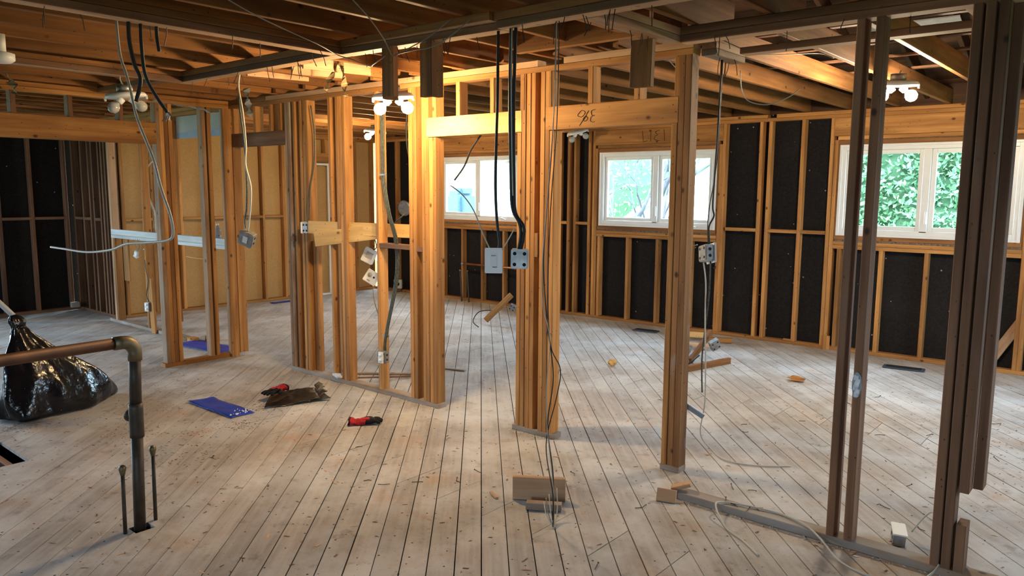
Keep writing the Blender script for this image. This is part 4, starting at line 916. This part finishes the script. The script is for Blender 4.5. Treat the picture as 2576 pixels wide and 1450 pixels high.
# patch of putty on the right dark stud
bm = bmesh.new(); bmesh.ops.create_circle(bm, cap_ends=True, segments=18, radius=1)
for v in bm.verts: v.co = Vector((v.co.x*0.021*(1+0.15*mnoise.noise(v.co*3)), -0.0, v.co.y*0.062))
g = bmesh.ops.extrude_face_region(bm, geom=bm.faces[:]); bmesh.ops.translate(bm, vec=(0,-0.004,0), verts=[e for e in g['geom'] if isinstance(e, bmesh.types.BMVert)])
bmesh.ops.recalc_face_normals(bm, faces=bm.faces)
me = bpy.data.meshes.new('putty_patch'); bm.to_mesh(me); bm.free(); me.materials.append(MAT['puttyg']); o = bpy.data.objects.new('putty_patch', me); o.location = (-1.017,QV-0.0005,0.80); COL.objects.link(o); o.parent = wq; o.matrix_parent_inverse = wq.matrix_basis.inverted()
V, F = [], []
for k in range(6):
    z = 0.835-0.016*k; x = -1.017+0.004*((k*5)%3-1); b = len(V)
    V += [(x-0.011,QV-0.0055,z-0.012),(x+0.010,QV-0.0055,z-0.010),(x+0.012,QV-0.0060,z+0.010),(x-0.008,QV-0.0058,z+0.012)]; F.append([b,b+1,b+2,b+3])
mesh('putty_smear', V, F, 'putty', wq)

# ================================================================== SOFT THINGS ON THE FLOOR
def sheet_obj(name, label, cat, corners, mat, nx=16, ny=8, amp=0.008, thick=0.003, group=None, seed=0, z0=0.003, curl=0.0):
    c = [Vector(p) for p in corners]; V, F = [], []
    for j in range(ny+1):
        for i in range(nx+1):
            u, v = i/nx, j/ny
            p = c[0]*(1-u)*(1-v)+c[1]*u*(1-v)+c[2]*u*v+c[3]*(1-u)*v
            h = amp*(0.5+0.8*mnoise.noise((u*4+seed, v*2.5, seed*1.7)))+amp*0.5*mnoise.noise((u*11, v*9+seed, 3))
            h = max(h, 0)+curl*(max(0,u-0.75)*4)**2
            V.append((p.x, p.y, z0+h))
    n = len(V); V += [(x,y,z+thick) for x,y,z in V]
    for j in range(ny):
        for i in range(nx):
            a = j*(nx+1)+i; F.append([a,a+nx+1,a+nx+2,a+1]); F.append([n+a,n+a+1,n+a+nx+2,n+a+nx+1])
    rim = [i for i in range(nx+1)]+[(j+1)*(nx+1)-1 for j in range(1,ny+1)]+[ny*(nx+1)+i for i in range(nx-1,-1,-1)]+[j*(nx+1) for j in range(ny-1,0,-1)]
    for k in range(len(rim)): a, b = rim[k], rim[(k+1)%len(rim)]; F.append([a,b,n+b,n+a])
    o = mesh(name, V, F, mat, smooth=True)
    bm = bmesh.new(); bm.from_mesh(o.data); bmesh.ops.recalc_face_normals(bm, faces=bm.faces); bm.to_mesh(o.data); bm.free()
    return tag(o, label, cat, group)
o = sheet_obj('blue_sheet', 'bright blue plastic sheet with plaster crumbs lying in the open on the boards', 'plastic sheet', [(-5.755,2.83,0),(-5.11,2.83,0),(-5.11,3.03,0),(-5.735,3.03,0)], 'blue', 20, 8, 0.012, 0.002, seed=1)
V, F = [], []
for k in range(22):
    x, y = -5.11-abs(random.gauss(0,0.05)), random.uniform(2.84,3.02); s = random.uniform(0.004,0.011); b = len(V)
    V += [(x-s,y,0.021),(x+s,y-s,0.021),(x+s*0.4,y+s,0.023),(x,y,0.021+s)]; F += [[b,b+1,b+2],[b,b+1,b+3],[b+1,b+2,b+3],[b+2,b,b+3]]
mesh('plaster_crumbs', V, F, 'putty', o)['kind'] = 'stuff'
sheet_obj('blue_sheet', 'blue plastic sheet lying behind the left partition studs', 'plastic sheet', [(-8.05,3.83,0),(-7.22,3.93,0),(-7.20,4.20,0),(-8.05,4.14,0)], 'blue', 18, 8, 0.012, 0.002, seed=5)
sheet_obj('blue_sheet', 'dark blue plastic strip lying by the tan fibreboard wall', 'plastic sheet', [(-9.98,6.22,0),(-9.85,6.22,0),(-9.85,6.72,0),(-9.98,6.70,0)], 'blue', 10, 6, 0.008, 0.002, seed=8)
def register(label, x, y, rz, L=0.34, w=0.13):
    r = root('floor_register', label, 'floor register', (x,y,0), (0,0,rz), 'floor registers by the window wall')
    rbox('frame', L, w, 0.012, 'navy', r, (0,0,0.009), 0.003)
    for k in range(7): rbox('louvre', L*0.86, w*0.07, 0.004, 'hole', r, (0,(k-3)*w*0.115,0.0155), 0.001)
    return r
register('dark navy floor register below the hedge window', -1.78, 7.93, 0.12, 0.36, 0.13)
register('dark navy floor register below the middle window', -4.65, 7.99, 0.10, 0.30, 0.13)

# folded bin bag with glove
fb = sheet_obj('folded_bin_bag', 'folded black bin bag lying flat under a red glove', 'bin bag', [(-5.14,3.13,0),(-5.00,3.56,0),(-5.35,3.74,0),(-5.50,3.42,0)], 'bagflat', 22, 16, 0.022, 0.004, seed=11, z0=0.004)
V, F = [], []
for k in range(9):
    t = k/8; p = Vector((-5.02,3.56,0.02)).lerp(Vector((-5.36,3.74,0.03)), t); d = Vector((0.05*random.uniform(0.4,1),0.06*random.uniform(0.5,1.2),random.uniform(-0.01,0.03))); s = Vector((-0.03,0.016,0))
    b = len(V); V += [p-s*0.8,p+s*0.8,p+d+s*0.3,p+d-s*0.4,p+d*0.5+Vector((0,0,0.03))]; F += [[b,b+1,b+4],[b+1,b+2,b+4],[b+2,b+3,b+4],[b+3,b,b+4]]
mesh('gathered_edge', V, F, 'bagflat', fb)
def glove(label, loc, rz, rx=0.0):
    """work glove: black coated palm and five fingers, red knitted back and cuff"""
    r = root('work_glove', label, 'glove', loc, (rx,0,rz))
    # one continuous hand: palm tube flattened, fingers rooted in it
    V, F = [], []
    def add(pts, rad, fl=0.6, seg=10):
        a, b = tube_geo(smooth_path(pts, 4), [rad[min(int(i/4), len(rad)-1)]*(1-(i/4-int(i/4)))+rad[min(int(i/4)+1, len(rad)-1)]*(i/4-int(i/4)) for i in range(4*(len(pts)-1)+1)], seg)
        z0 = sum(p[2] for p in pts)/len(pts)
        F.extend([[i+len(V) for i in f] for f in b]); V.extend([Vector((v.x,v.y,z0+(v.z-z0)*fl)) for v in a])
    add([(0,0,0.022),(0.04,0.002,0.024),(0.08,0.0,0.024),(0.105,0.0,0.022)], [0.034,0.044,0.046,0.036], 0.5)
    for k, (y, L, b) in enumerate(((0.033,0.068,0.016),(0.012,0.08,0.004),(-0.010,0.075,-0.006),(-0.031,0.056,-0.018))):
        add([(0.085,y*0.9,0.022),(0.085+L*0.5,y+b*0.4,0.028),(0.085+L*0.85,y+b,0.020),(0.085+L,y+b*1.3,0.014)], [0.0145,0.014,0.0125,0.006], 0.85, 8)
    add([(0.02,0.03,0.022),(0.05,0.062,0.026),(0.085,0.078,0.022),(0.10,0.078,0.018)], [0.017,0.014,0.012,0.006], 0.85, 8)
    mesh('palm_and_fingers', V, F, 'gblack', r, smooth=True, local=True)
    V, F = tube_geo(smooth_path([(-0.070,0.010,0.030),(-0.050,0.004,0.030),(-0.025,0.0,0.026),(0.01,0.0,0.026),(0.035,0,0.026)], 4), [0.048,0.046,0.047,0.043,0.040,0.037,0.034,0.034,0.034,0.036,0.037,0.039,0.041,0.043,0.044,0.044,0.044], 18)
    V = [Vector((v.x+0.012*mnoise.noise(v*30), v.y+0.014*mnoise.noise(v*22+Vector((5,0,0))), max(0.002, 0.004+v.z*0.62+0.012*mnoise.noise(v*35)))) for v in V]
    cf = mesh('cuff', V, F[:-2], 'red', r, smooth=True, local=True)
    V, F = tube_geo([(-0.074,0.010,0.030),(-0.062,0.008,0.030)], [0.050,0.047], 18); V = [Vector((v.x+0.012*mnoise.noise(v*30), v.y+0.014*mnoise.noise(v*22+Vector((5,0,0))), max(0.002,0.004+v.z*0.62+0.012*mnoise.noise(v*35)))) for v in V]
    mesh('cuff_hem', V, F[:-2], 'gblack', r, smooth=True, local=True)
    rbox('knit_back', 0.06,0.05,0.012,'red', r, (0.045,-0.006,0.040), 0.005)
    return r
glove('red and black work glove lying on top of the folded bin bag', (-5.36,3.39,0.046), -1.2)
glove('red and black work glove lying alone on the boards', (-4.29,3.37,0.002), 0.95)

# standing bin bag with the white stick
bagr = root('bin_bag', 'full black bin bag standing slumped on the boards behind the copper pipe', 'bin bag', (-6.35,2.10,0))
V, F = [], []; seg = 40
prof = [(0.02,0.96,(0,0)),(0.0,1.0,(0,0)),(0.06,1.03,(0.0,-0.01)),(0.14,0.98,(0.0,-0.03)),(0.24,0.84,(0.01,-0.06)),(0.34,0.66,(0.02,-0.10)),(0.44,0.47,(0.02,-0.15)),(0.54,0.30,(0.02,-0.19)),(0.60,0.20,(0.02,-0.21)),(0.645,0.16,(0.015,-0.22)),(0.67,0.10,(0.01,-0.225)),(0.70,0.16,(0.01,-0.23)),(0.735,0.13,(0.0,-0.24)),(0.76,0.05,(0.0,-0.245))]
for k, (z, s, c) in enumerate(prof):
    for i in range(seg):
        a = 2*PI*i/seg; ex, ey = math.cos(a), math.sin(a)
        fold = 1+0.07*math.sin(5*a+k*0.5)+0.05*math.sin(11*a-k*0.9)+0.13*mnoise.noise((ex*1.8,ey*1.8,z*6))
        # long axis of the footprint runs away from the viewer's right
        lx, ly = ex*0.23*s*fold, ey*0.47*s*fold*(1.0 if ey > 0 else 0.86)
        th = 0.32
        V.append((c[0]+lx*math.cos(th)-ly*math.sin(th)*1.0, c[1]+lx*math.sin(th)+ly*math.cos(th), max(0.0, z+0.03*mnoise.noise((ex*3,ey*3,k*0.7))*(1 if 0.05 < z < 0.6 else 0))))
n = len(prof)
for k in range(n-1):
    for i in range(seg): F.append([k*seg+i,k*seg+(i+1)%seg,(k+1)*seg+(i+1)%seg,(k+1)*seg+i])
F += [list(range(seg-1,-1,-1)), [(n-1)*seg+i for i in range(seg)]]
o = mesh('bag_body', V, F, 'bag', bagr, smooth=True, local=True)
ss = o.modifiers.new('soft', 'SUBSURF'); ss.levels = 1; ss.render_levels = 1
tube('tie', [(0.03,-0.19,0.665),(0.05,-0.225,0.67),(0.0,-0.26,0.672),(-0.035,-0.225,0.668),(0.03,-0.19,0.665)], 0.012, 'bag', bagr, 8, 4, local=True)
tag(lumber('white_stick', (-6.36,1.855,0.75), (-6.58,1.70,1.0), 0.03, 0.03, 'ledge', None), 'white wooden stick poking out of the neck of the bin bag', 'stick')

bt = root('water_bottle', 'clear plastic water bottle standing on the pale blue ledge', 'bottle', (-7.43,4.06,1.1085))
lathe('bottle_body', [(0.028,0.0),(0.032,0.006),(0.032,0.05),(0.030,0.055),(0.032,0.06),(0.032,0.095),(0.030,0.10),(0.032,0.105),(0.032,0.14),(0.026,0.165),(0.013,0.185),(0.013,0.198)], 'bottle', bt, 20)
lathe('cap', [(0.0145,0.196),(0.0145,0.214),(0.001,0.215)], 'whitep', bt, 14); lathe('label_band', [(0.0325,0.062),(0.0327,0.093)], 'bluegrey', bt, 20)

# ================================================================== DEBRIS
random.seed(21)
nail_spots = [(Vector((random.uniform(-2.2,0.2), random.uniform(3.9,7.4), 0.004))) for _ in range(26)]+[Vector((random.uniform(-4.5,-1.8), random.uniform(2.2,3.6), 0.004)) for _ in range(10)]+[Vector((random.uniform(-1.7,-1.1), QV+random.uniform(0.01,0.08), 0.044)) for _ in range(5)]
for p in nail_spots:
    a = random.uniform(0, PI); L = random.uniform(0.035,0.075); d = Vector((math.cos(a), math.sin(a), 0)); s = Vector((-d.y, d.x, 0))*random.choice((0,0,0.01,0.018,-0.015))
    V, F = tube_geo([p-d*L/2, p+s, p+d*L/2+s*0.3+Vector((0,0,0.004)), p+d*(L/2+0.002)+s*0.3+Vector((0,0,0.004))], [0.002,0.0021,0.0021,0.0046], 6)
    lb = 'bent rusty nail lying on the dusty sole plate' if p.z > 0.02 else 'bent rusty nail lying on the floorboards'
    tag(mesh('bent_nail', V, F, 'nail'), lb, 'nail', 'nails on the sole plate' if p.z > 0.02 else 'bent nails on the floorboards')
DV, DF, DM = [], [], []
DMATS = ['aged','studpale','putty']
def chips(mat, n, pts, smin, smax, flat=0.25):
    for k in range(n):
        x, y = pts(); a = random.uniform(0, 2*PI); L = random.uniform(smin, smax); w_ = L*random.uniform(0.15,0.45); h = max(0.002, w_*flat)
        c, s = math.cos(a), math.sin(a); b = len(DV)
        for (px, py, pz) in ((-L,-w_*0.4,0),(L*0.8,-w_,0),(L,w_*0.5,0),(-L*0.7,w_,0),(0,0,h)):
            DV.append((x+px*c-py*s, y+px*s+py*c, 0.0015+pz))
        DF.extend([[b,b+1,b+4],[b+1,b+2,b+4],[b+2,b+3,b+4],[b+3,b,b+4]]); DM.extend([DMATS.index(mat)]*4)
def infront():
    while True:
        x, y = random.uniform(-9,0.5), random.uniform(1.2,8.2)
        fwd, side = -0.6467*x+0.7628*y, 0.7628*x+0.6467*y
        if not 3.985 < y < 4.135 and fwd > 2 and abs(side) < 0.72*fwd and random.random() < min(1, 3.5/fwd): return x, y
def clump(cs):
    def f():
        c = random.choice(cs); return random.gauss(c[0], c[2]), random.gauss(c[1], c[2])
    return f
chips('aged', 900, infront, 0.004, 0.018)
chips('studpale', 260, infront, 0.005, 0.026, 0.15)
chips('putty', 340, infront, 0.003, 0.010, 0.6)
chips('aged', 900, clump([(-5.0,2.55,.16),(-5.3,2.2,.12),(-4.9,2.8,.08),(-6.6,3.1,.25),(-5.9,2.5,.2),(-4.6,2.2,.15),(-5.2,3.2,.12),(-6.0,1.75,.12),(-0.6,5.6,.22),(-0.9,6.1,.25)]), 0.003, 0.012)
chips('putty', 420, lambda: (random.uniform(-6.1,-4.15), PV-abs(random.gauss(0,0.02))) if random.random() < .4 else ((random.uniform(-3.45,-3.0), PV-abs(random.gauss(0,0.03))) if random.random() < .5 else (random.uniform(-1.95,-0.4), QV-abs(random.gauss(0,0.025)))), 0.003, 0.012, 0.6)
chips('studpale', 160, lambda: (random.uniform(-8.8,-0.9), WB-abs(random.gauss(0,0.10))-0.01), 0.006, 0.025, 0.4)

tag(mesh('floor_debris', DV, DF, None, mats=DMATS, fm=DM), 'splinters, plaster crumbs and dirt scattered all over the floorboards', 'debris', kind='stuff')

# ================================================================== OUTSIDE
MAT['grass'] = plain('lawn', (0.09,0.17,0.05), 0.9, nz=0.4, scale=3)
MAT['leaf'] = plain('hedge_leaf', (0.13,0.28,0.13), 0.6, nz=0.5, scale=1.3)
MAT['leafl'] = plain('light_leaf', (0.28,0.42,0.22), 0.6, nz=0.35, scale=1.3)
MAT['core'] = plain('hedge_core', (0.06,0.13,0.06), 0.9)
MAT['bark'] = plain('bark', (0.055,0.05,0.06), 0.9, nz=0.4, scale=8)
MAT['siding'] = plain('white_siding', (0.7,0.7,0.7), 0.7)
MAT['shingle'] = plain('pale_shingle', (0.48,0.49,0.52), 0.9, nz=0.12, scale=5)
MAT['nglass'] = plain('neighbour_glass', (0.10,0.16,0.18), 0.15)
MAT['coverg'] = plain('grey_cover', (0.055,0.10,0.14), 0.7, nz=0.2)
g = tag(cuboid('ground', -45, 45, -30, 70, -0.95, -0.80, 'grass'), 'lawn around the house seen through the windows', 'ground', kind='structure')
def leaves(name, n, sample, smin, smax, mat, parent):
    V, F = [], []
    for k in range(n):
        p, nr = sample(); s = random.uniform(smin, smax); t = Vector((random.gauss(0,1),random.gauss(0,1),random.gauss(0,1))); d = (nr+t*0.9).normalized(); a = d.orthogonal().normalized()
        a = (Matrix.Rotation(random.uniform(0,2*PI),3,d) @ a); b_ = d.cross(a); b = len(V)
        V += [p-a*s, p+b_*s*0.45, p+a*s, p-b_*s*0.45]; F.append([b,b+1,b+2,b+3])
    o = mesh(name, V, F, mat, parent); o['kind'] = 'stuff'; return o
hd = root('hedge', 'tall dense green cedar hedge outside the right-hand window', 'hedge', (-0.6,11.6,-0.8))
V, F = [], []; nx, nz = 40, 26
for j in range(nz+1):
    for i in range(nx+1):
        x = -3.52+7.2*i/nx; z = -0.8+5.4*j/nz; V.append((x, 11.75+0.18*mnoise.noise((x*1.5,z*1.5,0))+0.12*mnoise.noise((x*4,z*4,2)), z))
n = len(V); V += [(x,y+1.2,z) for x,y,z in V]
for j in range(nz):
    for i in range(nx): a = j*(nx+1)+i; F += [[a,a+1,a+nx+2,a+nx+1],[n+a,n+a+nx+1,n+a+nx+2,n+a+1]]
for j in range(nz): a = j*(nx+1); F += [[a,a+nx+1,n+a+nx+1,n+a],[a+nx,n+a+nx,n+a+2*nx+1,a+2*nx+1]]
for i in range(nx): a = nz*(nx+1)+i; F += [[a,a+1,n+a+1,n+a]]
mesh('hedge_core', V, F, 'core', hd)
def hs():
    x, z = random.uniform(-3.60,3.7), random.uniform(-0.8,4.65); y = 11.75+0.18*mnoise.noise((x*1.5,z*1.5,0))+0.12*mnoise.noise((x*4,z*4,2))-abs(random.gauss(0,0.09))
    return Vector((x,y,z)), Vector((0,-1,0.5))
leaves('foliage', 22000, hs, 0.025, 0.065, 'leaf', hd); leaves('foliage', 9000, hs, 0.02, 0.05, 'leafl', hd)
def tree(label, base, h, seed, spread=0.5, th=0.09, mat='bark'):
    rnd = random.Random(seed); V, F = [], []
    def grow(p, d, L, r, lv):
        pts = [p]; q = p
        for k in range(3):
            d = (d+Vector((rnd.gauss(0,.12),rnd.gauss(0,.12),rnd.gauss(0,.06)))).normalized(); q = q+d*L/3; pts.append(q)
        a, b = tube_geo(pts, [r,r*0.88,r*0.76,r*0.62], 6); F.extend([[i+len(V) for i in f] for f in b]); V.extend(a)
        if lv < 4:
            for c in range(2 if lv else 3):
                nd = (d+Vector((rnd.gauss(0,spread),rnd.gauss(0,spread),rnd.gauss(0.15,.25)))).normalized(); grow(pts[-1 if c == 0 else 2], nd, L*rnd.uniform(.6,.8), r*(.62 if c == 0 else .42), lv+1)
    grow(Vector(base), Vector((rnd.gauss(0,.05),rnd.gauss(0,.05),1)), h*0.38, th, 0)
    return tag(mesh('bare_tree', V, F, mat, smooth=True), label, 'tree')
tree('leafless tree with forked trunk outside the middle window', (-8.55,14.0,-0.8), 5.4, 3, 0.42, 0.075)
tree('slender leafless tree behind the forked one outside the middle window', (-10.1,17.2,-0.8), 4.6, 9, 0.25, 0.07)
tree('leafless tree leaning over the white roof outside the middle window', (-8.15,15.0,-0.8), 6.0, 14, 0.55, 0.07)
def bush(label, c, rx, ry, rz, n, seed, mat='leafl'):
    r = root('bush', label, 'bush', (c[0],c[1],-0.8))
    bm = bmesh.new(); bmesh.ops.create_icosphere(bm, subdivisions=3, radius=1)
    for v in bm.verts: v.co = Vector((c[0]+v.co.x*rx*0.9, c[1]+v.co.y*ry*0.9, max(-0.79, c[2]+v.co.z*rz*0.9)))
    me = bpy.data.meshes.new('bush_core'); bm.to_mesh(me); bm.free(); me.materials.append(MAT['core']); o = bpy.data.objects.new('bush_core', me); COL.objects.link(o); o.parent = r; o.matrix_parent_inverse = r.matrix_basis.inverted()
    rnd = random.Random(seed)
    def s():
        d = Vector((rnd.gauss(0,1),rnd.gauss(0,1),rnd.gauss(0,1))).normalized(); k = rnd.uniform(.86,1.12)
        return Vector((c[0]+d.x*rx*k, c[1]+d.y*ry*k, max(-0.78,c[2]+d.z*rz*k))), d
    leaves('foliage', n, s, 0.05, 0.11, mat, r); return r
bush('light green leafy bush beside the bare trees outside the middle window', (-11.5,16.6,-0.2), 0.55, 0.6, 1.3, 4500, 2)
bush('green leafy bush behind the white roof outside the middle window', (-10.6,26.0,3.4), 2.6, 1.4, 1.6, 7000, 6)
bush('broad green bush far behind the bare trees', (-18.5,29.0,1.2), 4.5, 1.6, 3.0, 7000, 8)
# neighbour's garage with a pale gable roof (middle window) and white house (first window)
gg = root('garage', 'white garage with pale sloping roof outside the middle window', 'building', (-8.7,18.9,-0.8))
gx0, gx1, gy0, gy1, ez, rz_ = -12.4, -5.0, 18.6, 22.0, 0.60, 2.85
cuboid('wall', gx0+0.3, gx1-0.3, gy0+0.3, gy1-0.3, -0.8, ez, 'siding', gg)
mx = (gx0+gx1)/2
mesh('gable', [(gx0+0.3,gy0+0.3,ez),(gx1-0.3,gy0+0.3,ez),(mx,gy0+0.3,rz_-0.2),(gx0+0.3,gy0+0.34,ez),(gx1-0.3,gy0+0.34,ez),(mx,gy0+0.34,rz_-0.2)], [[0,1,2],[5,4,3],[0,3,4,1],[1,4,5,2],[2,5,3,0]], 'siding', gg)
for s, (xa, xb) in enumerate(((gx0,mx),(mx,gx1))):
    za, zb = (ez-0.15, rz_) if s == 0 else (rz_, ez-0.15)
    mesh('roof_slope', [(xa,gy0,za),(xb,gy0,zb),(xb,gy1,zb),(xa,gy1,za),(xa,gy0,za-0.12),(xb,gy0,zb-0.12),(xb,gy1,zb-0.12),(xa,gy1,za-0.12)], [[0,1,2,3],[7,6,5,4],[0,4,5,1],[1,5,6,2],[2,6,7,3],[3,7,4,0]], 'shingle', gg)
hh = root('neighbour_house', 'white house with clapboard siding outside the first window', 'building', (-18,17.2,-0.8))
for k in range(26): cuboid('siding_board', -24, -13.6, 17.2-0.012*(k%2), 17.6, -0.8+0.2*k, -0.8+0.2*k+0.195, 'siding', hh)
for (x0, x1, z0, z1) in ((-15.5,-14.55,1.7,2.4), (-19.6,-18.4,1.2,2.3), (-16.9,-16.5,0.0,2.0)):
    f = cuboid('window_frame', x0-0.1, x1+0.1, 17.10, 17.2, z0-0.1, z1+0.1, 'white', hh); cuboid('pane', x0, x1, 17.08, 17.095, z0, z1, 'nglass', f)
cuboid('roof', -24.5, -13.2, 16.7, 18.5, 4.4, 4.6, 'shingle', hh)
bq = root('barbecue', 'covered grey barbecue standing outside the first window', 'barbecue', (-12.72,13.1,-0.8))
rbox('cover_body', 0.62,0.6,2.45,'coverg', bq, (0,0,1.225), 0.12); rbox('cover_lid', 0.3,0.5,0.12,'coverg', bq, (0.12,0,2.45), 0.12)
# sky portals: speed up sampling of daylight through the real openings
def portal(x0,x1,y0,y1,z0,z1,d):
    L = bpy.data.lights.new('daylight_portal', 'AREA'); L.shape = 'RECTANGLE'; L.cycles.is_portal = True
    c = Vector(((x0+x1)/2,(y0+y1)/2,(z0+z1)/2))
    sx = (x1-x0) if d[0] == 0 else (y1-y0)
    L.size = sx; L.size_y = z1-z0
    o = bpy.data.objects.new('daylight_portal', L); o.location = c; o.rotation_euler = Vector(d).to_track_quat('-Z','Y').to_euler(); COL.objects.link(o)
for a, b in WIN: portal(a,b,8.53,8.53,WZ0,WZ1,(0,-1,0))
for a, b, c, d in FRONT_OPS: portal(a,b,VF-0.12,VF-0.12,c,d,(0,1,0))
for a, b, c, d in RIGHT_OPS: portal(UR+0.12,UR+0.12,a,b,c,d,(-1,0,0))
portal(-11.55,-11.55,PD[0],PD[1],PD[2],PD[3],(1,0,0))
